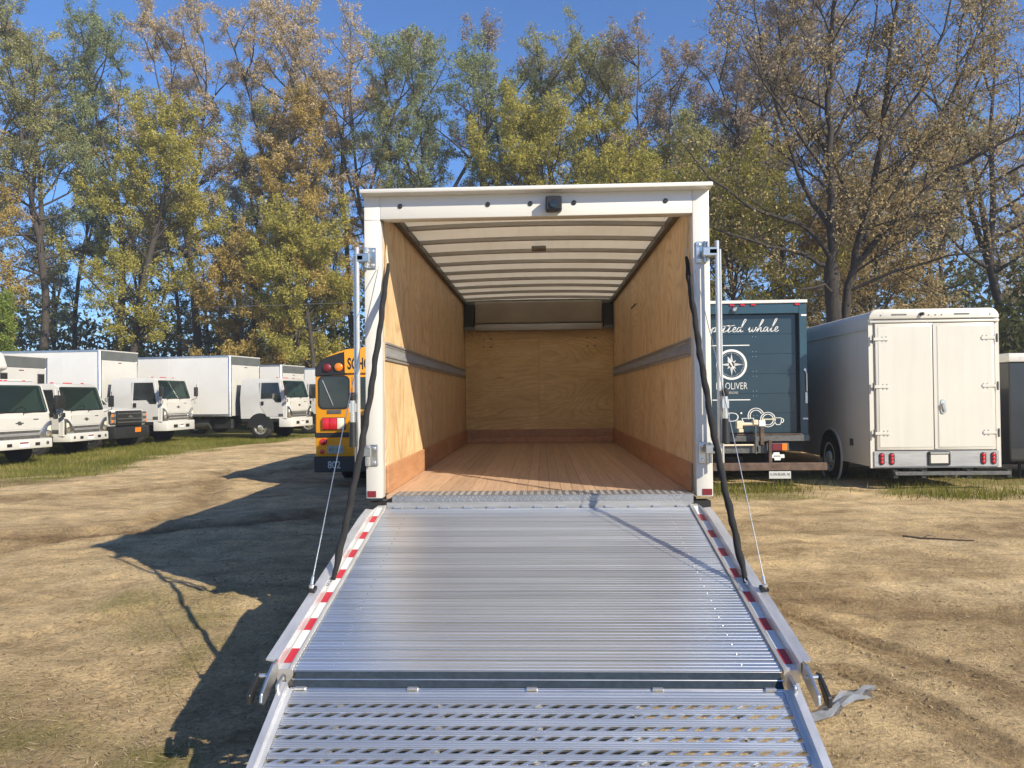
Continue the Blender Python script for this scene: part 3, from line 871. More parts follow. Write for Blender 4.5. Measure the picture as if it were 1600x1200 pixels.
# rear sill: black channel, tread plate, hinge leaf
sl = MB().box(XL + 0.02, XR - 0.02, Y0 - 0.01, Y0 + 0.11, 0.80, 0.955)
sill = P(sl, 'rear_sill', 'chassis')
P(MB().box(IL + 0.075, IR - 0.03, Y0 - 0.035, Y0 + 0.20, 1.0015, 1.009), 'tread_plate', 'alu_tread', sill, bevel=0.003)
P(MB().box(IL + 0.075, IR - 0.03, Y0 - 0.042, Y0 - 0.0355, 0.945, 1.0065), 'tread_plate_nose', 'alu_tread', sill, bevel=0.003)
tp = MB()
for j in range(9):
    for i in range(82):
        x = IL + 0.095 + i * 0.0248 + (0.0124 if j % 2 else 0); y = Y0 - 0.028 + j * 0.025
        a = R(45 if (i + j) % 2 else -45); ca, sa = math.cos(a), math.sin(a)
        L, W = 0.0115, 0.0032
        tp.add([(x - ca * L, y - sa * L, 1.0095), (x + sa * W, y - ca * W, 1.0095), (x + ca * L, y + sa * L, 1.0095), (x - sa * W, y + ca * W, 1.0095), (x, y, 1.0135)],
               [(0, 1, 4), (1, 2, 4), (2, 3, 4), (3, 0, 4)])
for j in range(3):
    for i in range(82):
        x = IL + 0.095 + i * 0.0248 + (0.0124 if j % 2 else 0); z = 0.998 - j * 0.019
        a = R(45 if (i + j) % 2 else -45); ca, sa = math.cos(a), math.sin(a)
        L, W = 0.0105, 0.0032
        tp.add([(x - ca * L, Y0 - 0.0425, z - sa * L), (x + sa * W, Y0 - 0.0425, z - ca * W), (x + ca * L, Y0 - 0.0425, z + sa * L), (x - sa * W, Y0 - 0.0425, z + ca * W), (x, Y0 - 0.0465, z)],
               [(0, 1, 4), (1, 2, 4), (2, 3, 4), (3, 0, 4)])
tp = P(tp, 'tread_pattern', 'alu_tread', sill); tp['kind'] = 'stuff'
P(MB().box(IL + 0.04, IR - 0.045, Y0 - 0.056, Y0 - 0.0425, 0.915, 0.962), 'hinge_leaf', 'alu_dull', sill, bevel=0.003)
hk = MB().lathe([(-0.028, 0.009), (0.028, 0.009)], (0, 0, 0), (1, 0, 0), 10).build('hinge_tube', 'chrome', sill, smooth=True)
for i in range(13):
    o = hk if i == 0 else copy_of(hk, sill)
    o.location = (IL + 0.12 + i * 0.163 - TO.x, Y0 - 0.062 - TO.y, 0.927)

# ---- upper ramp: ribbed aluminium planks between channel rails
def ramp_frame(y_top, z_top, ang):
    """local axes: x across, s down the ramp, n off its face"""
    d = Vector((0, -math.cos(ang), -math.sin(ang))); nn = Vector((0, -math.sin(ang), math.cos(ang)))
    o = Vector((0, y_top, z_top))
    return lambda x, s, n_=0.0: o + Vector((x, 0, 0)) + d * s + nn * n_
PX0, PX1 = -1.087, 1.004
ANG1 = math.atan2(0.405, 2.005)
f1 = ramp_frame(5.285, 0.925, ANG1)
LEN1 = 2.062
rb = MB()
for x in (-0.9, -0.45, -0.04, 0.4, 0.82):
    rb.hexa([f1(x, 0.02, -0.06), f1(x + 0.04, 0.02, -0.06), f1(x + 0.04, LEN1, -0.06), f1(x, LEN1, -0.06), f1(x, 0.02, -0.012), f1(x + 0.04, 0.02, -0.012), f1(x + 0.04, LEN1, -0.012), f1(x, LEN1, -0.012)])
ramp1 = P(rb, 'upper_ramp', 'alu_dull')

def ribbed(fn, x0, x1, s0, s1, pitch, rib_w, rib_h, tilt=0.0, thick=0.012, mb=None):
    """one extruded plank: a flat web with square ribs along x"""
    mb = mb or MB()
    pts = [(s0, 0.0)]
    k = max(1, int(round((s1 - s0) / pitch)))
    p_ = (s1 - s0) / k
    for i in range(k):
        c_ = s0 + (i + 0.5) * p_
        pts += [(c_ - rib_w / 2 - 0.0012, 0), (c_ - rib_w / 2, rib_h), (c_ + rib_w / 2, rib_h), (c_ + rib_w / 2 + 0.0012, 0)]
    pts += [(s1, 0.0), (s1, -thick), (s0, -thick)]
    mid = (s0 + s1) / 2
    vs_ = [fn(x0, s, n_ + (s - mid) * tilt) for s, n_ in pts] + [fn(x1, s, n_ + (s - mid) * tilt) for s, n_ in pts]
    q = len(pts)
    return mb.add(vs_, [(i, (i + 1) % q, (i + 1) % q + q, i + q) for i in range(q)] + [tuple(range(q - 1, -1, -1)), tuple(range(q, 2 * q))])
NPL = 24
pw = (LEN1 - 0.03) / NPL
for i in range(NPL):
    s0 = 0.012 + i * pw
    P(ribbed(f1, PX0, PX1, s0 + 0.0022, s0 + pw - 0.0022, 0.0270, 0.0125, 0.0015, tilt=rng.normal(0, 0.008)), 'ramp_plank', 'alu', ramp1)
# screw line near both ends of the planks
sc = MB()
for i in range(NPL):
    s = 0.05 + i * pw
    for x in (PX0 + 0.16, PX1 - 0.16):
        c_ = f1(x, s, 0.0036)
        sc.lathe([(0, 0.004), (0.0015, 0.0025)], c_, (0, -math.sin(ANG1), math.cos(ANG1)), 8)
P(sc, 'plank_screw', 'chrome', ramp1)
for s, xin, xo in ((-1, PX0 - 0.004, -1.205), (1, PX1 + 0.004, 1.122)):
    def fx(a, s_, n_, t=xin, u=xo): return f1(t + (u - t) * a, s_, n_)
    rl = MB()
    # cross-section of the channel: inner lip, tape ledge, upright web, outer flange
    sec = [(0.0, -0.07), (0.0, 0.012), (0.10, 0.016), (0.12, 0.010), (0.52, 0.010), (0.55, 0.050), (0.98, 0.058), (0.98, 0.052), (0.62, 0.042), (0.60, -0.07)]
    q = len(sec)
    L0, L1 = -0.03, LEN1 - 0.01
    vs_ = [fx(a, L0 + (0.16 if n_ > 0.02 else 0), n_ * (0.75 if n_ > 0.02 else 1)) for a, n_ in sec] + [fx(a, 0.34, n_) for a, n_ in sec] + [fx(a, L1, n_) for a, n_ in sec]
    rl.add(vs_, [(i + k * q, (i + 1) % q + k * q, (i + 1) % q + (k + 1) * q, i + (k + 1) * q) for i in range(q) for k in (0, 1)] + [tuple(range(q)), tuple(range(2 * q, 3 * q))])
    rail = P(rl, 'side_rail', 'alu_rail', ramp1)
    # retro-reflective tape, alternating red and white
    sp = 0.02; k = 0
    while sp < LEN1 - 0.16:
        L = 0.118 if k % 2 else 0.165
        tp = MB().hexa([fx(0.17, sp, 0.0112), fx(0.48, sp, 0.0112), fx(0.48, sp + L, 0.0112), fx(0.17, sp + L, 0.0112), fx(0.17, sp, 0.0122), fx(0.48, sp, 0.0122), fx(0.48, sp + L, 0.0122), fx(0.17, sp + L, 0.0122)])
        if k % 2:
            P(tp, 'red_tape', 'tape_red', rail)
        else:
            P(tp, 'white_tape', 'tape_white', rail)
        sp += L; k += 1
    # cable lug, sleeve anchor
    lg = MB().hexa([fx(0.74, 1.37, 0.056), fx(1.06, 1.37, 0.060), fx(1.06, 1.42, 0.060), fx(0.74, 1.42, 0.056), fx(0.74, 1.37, 0.072), fx(1.06, 1.37, 0.074), fx(1.06, 1.42, 0.074), fx(0.74, 1.42, 0.072)])
    lg = P(lg, 'cable_lug', 'black', ramp1)
    P(MB().lathe([(0, 0.013), (0.014, 0.013), (0.018, 0.007)], fx(0.94, 1.395, 0.073), (0, 0, 1), 10), 'bolt', 'chrome', lg)
    an = MB()
    for k in range(6):
        c_ = fx(0.52, 1.17 + 0.022 * k, 0.028 + 0.008 * (k % 2))
        an.ring(0.006, 0.014, c_, (1, 0, 0.3 * (-1) ** k), (0, 1, 0.5), -0.003, 0.003, 10)
    P(an, 'chain', 'chrome', ramp1)
    # latch plate at the fold
    s_ = LEN1
    lt = MB()
    outl = [(-0.10, 0.02), (-0.08, 0.05), (-0.02, 0.058), (0.06, 0.035), (0.13, 0.012), (0.145, -0.02), (0.12, -0.045), (0.02, -0.03), (-0.09, -0.01)]
    xa, xb = sorted((xo - s * 0.016, xo - s * 0.004))
    oo = f1(xa - s * 0.03, s_ + 0.05, 0.0); ud = Vector((0, -math.cos(ANG1), -math.sin(ANG1))); un = Vector((0, -math.sin(ANG1), math.cos(ANG1)))
    lt.prism(outl, oo, ud, un, -0.006, -0.018 if s > 0 else -0.018)
    lt = P(lt, 'latch_plate', 'alu_plain', ramp1, bevel=0.003)
    q = MB().prism([(-0.05, 0.030), (-0.02, 0.042), (0.10, 0.010), (0.11, -0.03), (0.08, -0.04)], f1(xo + s * 0.012, s_ + 0.07, -0.01), ud, un, -0.009, 0.009)
    P(q, 'latch_handle', 'black', lt, bevel=0.004)
    P(MB().tube([f1(xo - s * 0.045, s_ + 0.055, 0.018), f1(xo + s * 0.022, s_ + 0.055, 0.018)], 0.010, 12), 'latch_pin', 'chrome', lt, smooth=True)
    P(MB().prism(rrect(0.10, 0.07, 0.02), f1(xin + s * 0.015, s_ + 0.075, -0.015), ud, un, 0, 0.014), 'fold_knuckle', 'alu_plain', lt, bevel=0.004)
# anti-slip strips on the fold
a1 = f1(0, LEN1 - 0.012)
q1 = (3.279, 0.518); q2 = (3.251, 0.493); q3 = (3.221, 0.468)
for (ya, za), (yb, zb) in ((q1, q2), (q2, q3)):
    g = 0.0022
    t = Vector((0, yb - ya, zb - za)).normalized(); n_ = Vector((0, t.z, -t.y));  n_ = n_ if n_.z > 0 else -n_
    A = Vector((0, ya, za)) + t * g; B = Vector((0, yb, zb)) - t * g
    mbx = MB()
    pts = []
    for o in (-0.006, 0.002):
        for (p_, x) in ((A, PX0 + 0.012), (A, PX1 - 0.012), (B, PX1 - 0.012), (B, PX0 + 0.012)):
            pts.append((x, p_.y + n_.y * o, p_.z + n_.z * o))
    mbx.hexa(pts)
    P(mbx, 'antislip_strip', 'antislip', ramp1)
fl = MB()
for (ya, za) in (q1, q2, q3):
    fl.tube([(PX0 + 0.004, ya, za - 0.001), (PX1 - 0.004, ya, za - 0.001)], 0.0042 if ya == q2[0] else 0.0024, 8)
P(fl, 'fold_edge', 'alu_plain', ramp1)
P(MB().tube([(PX0 + 0.01, 3.2165, 0.4615), (PX1 - 0.01, 3.2165, 0.4615)], 0.0062, 10), 'fold_hinge', 'alu_plain', ramp1, smooth=True)

# ---- lower ramp: punched grip planks
ANG2 = R(23.5)
f2 = ramp_frame(3.213, 0.462, ANG2)
LEN2 = 1.10
rb = MB()
for x in (-0.86, -0.44, -0.04, 0.36, 0.78):
    rb.hexa([f2(x, 0.02, -0.05), f2(x + 0.03, 0.02, -0.05), f2(x + 0.03, LEN2, -0.02), f2(x, LEN2, -0.02), f2(x, 0.02, -0.0135), f2(x + 0.03, 0.02, -0.0135), f2(x + 0.03, LEN2, -0.0135), f2(x, LEN2, -0.0135)])
ramp2 = P(rb, 'lower_ramp', 'alu_dull')
P(ribbed(f2, PX0 + 0.02, PX1 - 0.02, 0.004, 0.066, 0.0155, 0.005, 0.003), 'ramp_plank', 'alu_grip', ramp2)
def bridge_row(mb, s0, s1, phase, hole=0.042, pitch=0.0685, skew=0.038):
    x = PX0 + 0.02 - pitch + phase
    while x < PX1 - 0.02:
        a, c_ = x + hole, x + pitch
        p0, p1 = max(a, PX0 + 0.02), min(c_, PX1 - 0.02)
        if p1 - p0 > 0.004:
            mb.hexa([f2(p0 - skew / 2, s1, -0.006), f2(p1 - skew / 2, s1, -0.006), f2(p1 + skew / 2, s0, -0.006), f2(p0 + skew / 2, s0, -0.006),
                     f2(p0 - skew / 2, s1, 0.001), f2(p1 - skew / 2, s1, 0.001), f2(p1 + skew / 2, s0, 0.001), f2(p0 + skew / 2, s0, 0.001)])
        x += pitch
s = 0.068
i = 0
while s < LEN2 - 0.12:
    mb = MB()
    bridge_row(mb, s + 0.006, s + 0.026, 0.012 * (i % 3))
    ribbed(f2, PX0 + 0.02, PX1 - 0.02, s, s + 0.006, 0.006, 0.003, 0.002, mb=mb)
    ribbed(f2, PX0 + 0.02, PX1 - 0.02, s + 0.026, s + 0.056, 0.0105, 0.0045, 0.003, mb=mb)
    bridge_row(mb, s + 0.056, s + 0.076, 0.034 + 0.012 * (i % 3))
    ribbed(f2, PX0 + 0.02, PX1 - 0.02, s + 0.076, s + 0.1105, 0.0115, 0.0045, 0.003, mb=mb)
    P(mb, 'grip_plank', 'alu_grip', ramp2)
    s += 0.112; i += 1
for sgn, xi, xo2 in ((-1, PX0 + 0.018, -1.115), (1, PX1 - 0.018, 1.042)):
    def fy(a, s_, n_, t=xi, u=xo2): return f2(t + (u - t) * a, s_, n_)
    sec = [(0, -0.05), (0, 0.006), (0.35, 0.010), (0.40, 0.045), (1.0, 0.045), (1.0, -0.05)]
    q = len(sec)
    vs_ = [fy(a, 0.0, n_) for a, n_ in sec] + [fy(a, LEN2, min(n_, 0.02)) for a, n_ in sec]
    P(MB().add(vs_, [(k, (k + 1) % q, (k + 1) % q + q, k + q) for k in range(q)] + [tuple(range(q)), tuple(range(q, 2 * q))]), 'side_rail', 'alu_rail', ramp2)
cl = MB().box(-0.024, 0.024, -0.010, 0.010, -0.005, 0.008).build('fold_clip', 'chrome', ramp2, bevel=0.003)
for i, x in enumerate((PX0 + 0.05, PX0 + 0.53, -0.055, 0.47, PX1 - 0.07)):
    o = cl if i == 0 else copy_of(cl, ramp2)
    o.location = Vector((x, 3.212, 0.468)) - TO

# ---- lift-assist sleeves and stay cables
for s, top, bot in ((-1, Vector((-1.10, 5.47, 2.665)), Vector((-1.128, 4.07, 0.725))), (1, Vector((1.045, 5.47, 2.675)), Vector((1.066, 4.07, 0.705)))):
    pts = []; rad = []
    for i in range(80):
        t = i / 79
        p_ = top.lerp(bot, t)
        bow_ = math.sin(t * math.pi)
        p_ += Vector((-s * 0.012 * bow_, 0.0, -0.11 * bow_))
        w_ = 0.0025 * math.sin(t * 74) + 0.0015 * math.sin(t * 31 + 1)
        pts.append(p_ + Vector((w_, 0, 0)))
        rad.append(0.0195 * (0.55 + 0.45 * min(1, t * 14)) * (1 + (0.10 if s > 0 else 0.04) * math.sin(i * 1.55) + 0.06 * math.sin(i * 0.63)) * (1 if t < 0.93 else 1 - (t - 0.93) * 5))
    P(MB().tube(pts, rad, 10), 'lift_sleeve', 'strap', smooth=True)
    tp_ = MB().tube([top + Vector((0, 0, -0.02)), top + Vector((s * 0.012, 0.02, 0.07)), top + Vector((s * 0.02, 0.05, 0.16)), top + Vector((s * 0.026, 0.0, 0.30))], [0.007, 0.006, 0.004, 0.003], 7)
    P(tp_, 'tie_rope', 'rope', smooth=True)
    c0 = Vector((-1.14, 5.335, 2.62)) if s < 0 else Vector((1.08, 5.335, 2.56))
    c1 = Vector((-1.199, 3.902, 0.732)) if s < 0 else Vector((1.116, 3.902, 0.732))
    P(MB().tube([c0, c0.lerp(c1, 0.33) + Vector((s * 0.01, -0.01, -0.02)), c0.lerp(c1, 0.67) + Vector((s * 0.008, -0.01, -0.02)), c1], 0.0028, 6), 'stay_cable', 'steel', smooth=True)
    P(MB().tube([c1.lerp(c0, 0.02), c1 + Vector((0, 0, -0.01))], 0.007, 8), 'cable_ferrule', 'chrome', smooth=True)

# ---- chassis, wheels and cab ahead of the box
ch = MB()
ch.box(-0.47, -0.39, Y0 + 0.12, 14.2, 0.62, 0.895); ch.box(0.33, 0.41, Y0 + 0.12, 14.2, 0.62, 0.895)
for y in (5.6, 6.6, 7.8, 9.2, 10.4): ch.box(XL + 0.06, XR - 0.06, y, y + 0.08, 0.80, 0.898)
ch.tube([(-0.9, 8.6, 0.40), (0.84, 8.6, 0.40)], 0.075, 10)
ch.box(-1.0, 0.94, Y0 + 0.05, Y0 + 0.13, 0.48, 0.56)
P(ch, 'chassis', 'chassis')
for x, ax in ((-1.04, (-1, 0, 0)), (-0.76, (-1, 0, 0)), (0.70, (1, 0, 0)), (0.98, (1, 0, 0))):
    wheel(truck, x, 8.6, 0.40, 0.24, 'white', ax, TO)
for x, ax in ((-0.92, (-1, 0, 0)), (0.86, (1, 0, 0))):
    wheel(truck, x, 12.9, 0.40, 0.24, 'white', ax, TO)
for x in (-0.85, 0.79):
    P(MB().box(x - 0.28, x + 0.28, 9.12, 9.14, 0.18, 0.80), 'mud_flap', 'rubber')

# ------------------------------------------------------------------ forward-control cab (used by the parked row and by the box truck)
def lcf_cab(root, zb, zr, W, Lc, belt, T=None, bump=(0.45, 0.70), arch_x=-0.95, wr=0.40, small=True, part_of=None):
    def B(mb, name, mat, parent, **kw):
        if T is not None:
            mb.v = [tuple(T @ Vector(p)) for p in mb.v]
        return mb.build(name, mat, parent, **kw)
    h = W / 2
    ch = [(0.0, zb, h), (0.02, zb + (belt - zb) * 0.5, h), (-0.04, belt, h), (-0.26, zr - 0.11, h - 0.06), (-0.42, zr, h - 0.13), (-Lc, zr - 0.02, h - 0.13), (-Lc, belt, h), (-Lc, zb, h)]
    mb = MB()
    k = len(ch)
    mb.add([(x, -y, z) for x, z, y in ch] + [(x, y, z) for x, z, y in ch],
           [(i, i + 1, i + 1 + k, i + k) for i in range(k - 1) if i not in (2, 5)] + [tuple(range(k - 1, -1, -1)), tuple(range(k, 2 * k))])
    # windscreen frame and rear-window frame (openings)
    def frame(i, mu, mv0, mv1):
        x0, z0, y0 = ch[i]; x1, z1, y1 = ch[i + 1]
        def q(u, v):
            y = (y0 + (y1 - y0) * v)
            return (x0 + (x1 - x0) * v, -y + 2 * y * u, z0 + (z1 - z0) * v)
        o = [q(0, 0), q(1, 0), q(1, 1), q(0, 1)]; n_ = [q(mu, mv0), q(1 - mu, mv0), q(1 - mu, 1 - mv1), q(mu, 1 - mv1)]
        mb.add(o + n_, [(j, (j + 1) % 4, (j + 1) % 4 + 4, j + 4) for j in range(4)])
        return q
    qf = frame(2, 0.055, 0.07, 0.03)
    qr = frame(5, 0.28, 0.25, 0.25)
    me_ = mb
    cab = B(me_, 'cab', 'white_dimmed', root, bevel=0.045, seg=3)
    bm = bmesh.new(); bm.from_mesh(cab.data); bmesh.ops.remove_doubles(bm, verts=bm.verts, dist=1e-4); bmesh.ops.recalc_face_normals(bm, faces=bm.faces); bm.to_mesh(cab.data); bm.free()
    # windscreen glass and dark surround
    def plate(q, pts, d, name, mat, parent):
        p = [Vector(q(u, v)) for u, v in pts]
        n_ = (p[1] - p[0]).cross(p[2] - p[1]).normalized()
        if n_.x < 0: n_ = -n_
        m_ = len(p)
        return B(MB().add([a + n_ * d[0] for a in p] + [a + n_ * d[1] for a in p], [tuple(range(m_ - 1, -1, -1)), tuple(range(m_, 2 * m_))] + [(i, (i + 1) % m_, (i + 1) % m_ + m_, i + m_) for i in range(m_)]), name, mat, parent)
    rr = [(0.5 + a, 0.52 + b_) for a, b_ in rrect(0.93, 0.93, 0.05)]
    plate(qf, rr, (0.006, 0.010), 'windscreen', 'windscreen', cab)
    sm = MB()
    def strip(pts, w):
        out = [(0.5 + a, 0.52 + b_) for a, b_ in rrect(0.945, 0.96, 0.06)]; inn = [(0.5 + a, 0.53 + b_) for a, b_ in rrect(0.945 - w, 0.96 - w * 1.5, 0.04)]
        po = [Vector(qf(*p)) + Vector((0.012, 0, 0.004)) for p in out]; pi_ = [Vector(qf(*p)) + Vector((0.012, 0, 0.004)) for p in inn]
        m_ = len(po)
        sm.add(po + pi_, [(i, (i + 1) % m_, (i + 1) % m_ + m_, i + m_) for i in range(m_)])
    strip(None, 0.035)
    B(sm, 'windscreen_seal', 'black', cab)
    # interior: liner, dash, seats, wheel
    ln = MB()
    x0, x1 = -0.12, -Lc + 0.05
    ya = h - 0.18
    A = [(x0, -ya, zb + 0.1), (x1, -ya, zb + 0.1), (x1, -ya, zr - 0.06), (-0.36, -ya, zr - 0.06), (-0.12, -ya, belt)]
    C_ = [(x, -y, z) for x, y, z in A]
    ln.add(A + C_, [(0, 1, 2, 3, 4), (9, 8, 7, 6, 5), (0, 1, 6, 5), (3, 2, 7, 8), (4, 0, 5, 9)])
    B(ln, 'cab_liner', 'grey_paint', cab)
    B(MB().box(-0.55, -0.1, -ya + 0.01, ya - 0.01, belt - 0.25, belt - 0.02), 'dashboard', 'black', cab, bevel=0.05, seg=2)
    st = MB()
    for y in (-0.55, 0.0, 0.55):
        st.box(-Lc + 0.1, -Lc + 0.24, y - 0.23, y + 0.23, belt - 0.5, belt + 0.35)
    B(st, 'seat_back', 'grey_paint', cab, bevel=0.05, seg=2)
    B(MB().ring(0.17, 0.2, (-0.6, 0.55, belt + 0.02), (0, 1, 0), (0.5, 0, 0.85), -0.012, 0.012, 20), 'steering_wheel', 'black', cab)
    # wipers
    for u0 in (0.18, 0.58):
        a, b_ = Vector(qf(u0, 0.05)) + Vector((0.035, 0, 0)), Vector(qf(u0 + 0.3, 0.10)) + Vector((0.035, 0, 0))
        B(MB().tube([a + Vector((0, 0, -0.06)), a, b_], 0.010, 6), 'wiper', 'black', cab)
    # doors and side glass, both sides
    for s in (-1, 1):
        def side(pts, d0, d1, name, mat, parent, bevel=0.0):
            vs_ = []
            for d in (d0, d1):
                for x, z in pts:
                    t = min(1, max(0, (z - belt) / (zr - 0.11 - belt)))
                    vs_.append((x, s * (h - 0.06 * t + d), z))
            m_ = len(pts)
            return B(MB().add(vs_, [tuple(range(m_ - 1, -1, -1)), tuple(range(m_, 2 * m_))] + [(i, (i + 1) % m_, (i + 1) % m_ + m_, i + m_) for i in range(m_)]), name, mat, parent, bevel=bevel)
        x_f, x_b = -0.14, -1.20 if small else -1.25
        dz = zb + 0.08
        dr = side([(x_f, dz), (x_f - 0.02, belt), (-0.33, zr - 0.16), (x_b, zr - 0.16), (x_b, belt - 0.1), (x_b + 0.05, belt - 0.35), (x_b + (0.34 if not small else 0.12), dz)], -0.001, 0.012, 'door', 'white_dimmed', cab, 0.004)
        side([(x_f - 0.09, belt - 0.16), (x_f - 0.11, belt + 0.02), (-0.40, zr - 0.20), (x_b + 0.08, zr - 0.20), (x_b + 0.08, belt + 0.0), (-0.62, belt + 0.0), (-0.50, belt - 0.16)], 0.0125, 0.017, 'door_window', 'glass', dr)
        side([(x_b + 0.08, belt - 0.28), (x_b + 0.20, belt - 0.28), (x_b + 0.20, belt - 0.12), (x_b + 0.08, belt - 0.12)], 0.0125, 0.03, 'door_handle', 'black', dr)
        side([(-0.16, zb + 0.10), (-0.36, zb + 0.10), (-0.36, zb + 0.20), (-0.16, zb + 0.20)], 0.013, 0.028, 'side_lamp', 'dark_steel', dr)
        # wheel arch, step
        ar = [(arch_x + (wr + 0.13) * math.cos(R(a)), wr + (wr + 0.13) * math.sin(R(a))) for a in range(0, 181, 15)]
        ar = [(x, z) for x, z in ar if z > zb - 0.02 or True]
        side([(x, max(z, wr * 0.75)) for x, z in ar], -0.02, 0.006, 'wheel_arch', 'chassis', cab)
        # mirror
        ms_ = MB().tube([(-0.08, s * (h - 0.02), belt - 0.05), (0.10, s * (h + 0.16), belt + 0.05), (0.08, s * (h + 0.18), zr - 0.25)], 0.014, 7)
        mr = B(ms_, 'mirror_arm', 'black', cab)
        B(MB().box(0.03, 0.11, s * (h + 0.17) - 0.11, s * (h + 0.17) + 0.11, belt + 0.12, belt + 0.50), 'mirror', 'black', mr, bevel=0.02, seg=2)
        B(MB().box(0.03, 0.09, s * (h + 0.10) - 0.07, s * (h + 0.10) + 0.07, belt - 0.16, belt - 0.02), 'spot_mirror', 'chrome' if not small else 'black', mr, bevel=0.02)
        # headlamp cluster
        z0, z1 = (zb + 0.06, zb + 0.52) if small else (zb + 0.04, zb + 0.50)
        hl = MB().prism([(0, 0), (0.36, 0), (0.40, 0.16), (0.24, (z1 - z0) * 0.75), (0.10, (z1 - z0)), (0.0, (z1 - z0) * 1.05)],
                        (0.02, s * (h - 0.015), z0), (0, -s, 0), (0, 0, 1), *((-0.03, 0.035) if s < 0 else (-0.035, 0.03)))
        hl = B(hl, 'headlamp', 'steel', cab, bevel=0.02, seg=2)
        B(MB().lathe([(0, 0.075), (0.01, 0.07), (0.015, 0.05)], (0.052, s * (h - 0.14), z0 + 0.13), (1, 0, 0), 16), 'lamp_lens', 'chrome', hl, smooth=True)
        B(MB().prism([(0.03, 0.2), (0.16, 0.24), (0.12, 0.33), (0.03, 0.36)], (0.056, s * (h - 0.015), z0), (0, -s, 0), (0, 0, 1), -0.004, 0.004), 'turn_lens', 'lamp_white', hl)
    # grille
    g0, g1 = (zb + 0.06, zb + 0.30)
    gr = B(MB().box(0.0, 0.032, -h + 0.33, h - 0.33, g0, g1), 'grille', 'dark_steel', cab, bevel=0.01)
    for z in ((g0 + 0.055, g0 + 0.165) if not small else (g0 + 0.10,)):
        B(MB().box(0.033, 0.05, -h + 0.36, h - 0.36, z, z + (0.05 if not small else 0.075)), 'grille_bar', 'chrome' if not small else 'alu_dull', gr, bevel=0.012)
    B(MB().box(0.012, 0.026, -h + 0.32, h - 0.32, g1 + 0.03, belt - 0.10), 'front_lid', 'white_dimmed', cab, bevel=0.008)
    # emblem
    ez = (g1 + belt) / 2 - 0.02
    B(MB().prism([(-0.12, -0.012), (-0.045, -0.012), (-0.04, -0.045), (0.055, -0.045), (0.06, -0.012), (0.12, -0.012), (0.115, 0.014), (0.045, 0.014), (0.04, 0.047), (-0.055, 0.047), (-0.06, 0.014), (-0.115, 0.014)], (0.026, 0, ez), (0, 1, 0), (0, 0, 1), 0.0005, 0.012), 'bowtie_emblem', 'dark_steel', cab)
    B(MB().box(0.0265, 0.03, 0.42, 0.58, belt - 0.16, belt - 0.13), 'badge', 'dark_steel', cab)
    # bumper
    b0, b1 = bump
    bp = B(MB().hexa([(-0.35, -h - 0.03, b0), (0.17, -h + 0.10, b0), (0.17, h - 0.10, b0), (-0.35, h + 0.03, b0), (-0.35, -h - 0.03, b1), (0.16, -h + 0.10, b1), (0.16, h - 0.10, b1), (-0.35, h + 0.03, b1)]), 'bumper', 'white_dimmed', root, bevel=0.03, seg=2)
    for y in (-0.42, 0.42):
        B(MB().box(0.168, 0.176, y - 0.13 if not small else y - 0.07, y + 0.13 if not small else y + 0.07, b0 + (b1 - b0) * 0.3, b0 + (b1 - b0) * 0.62), 'bumper_slot', 'black', bp)
    if small:
        for y in (-0.74, 0.74):
            B(MB().lathe([(0, 0.05), (0.008, 0.045)], (0.166, y, (b0 + b1) / 2), (1, 0, 0), 14), 'fog_lamp', 'dark_steel', bp)
    pt = B(MB().box(0.177, 0.182, -0.15, 0.15, (b0 + b1) / 2 - 0.085, (b0 + b1) / 2 + 0.075), 'licence_plate', 'decal', bp)
    B(MB().box(0.1825, 0.184, -0.13, 0.13, (b0 + b1) / 2 + 0.015, (b0 + b1) / 2 + 0.055), 'plate_band', 'dark_red', pt)
    # roof markers
    for y in (-0.70, -0.14, 0.0, 0.14, 0.70):
        B(MB().box(-0.66, -0.58, y - 0.035, y + 0.035, zr - 0.004, zr + 0.035), 'marker_lamp', 'red', cab, bevel=0.01)
    return cab

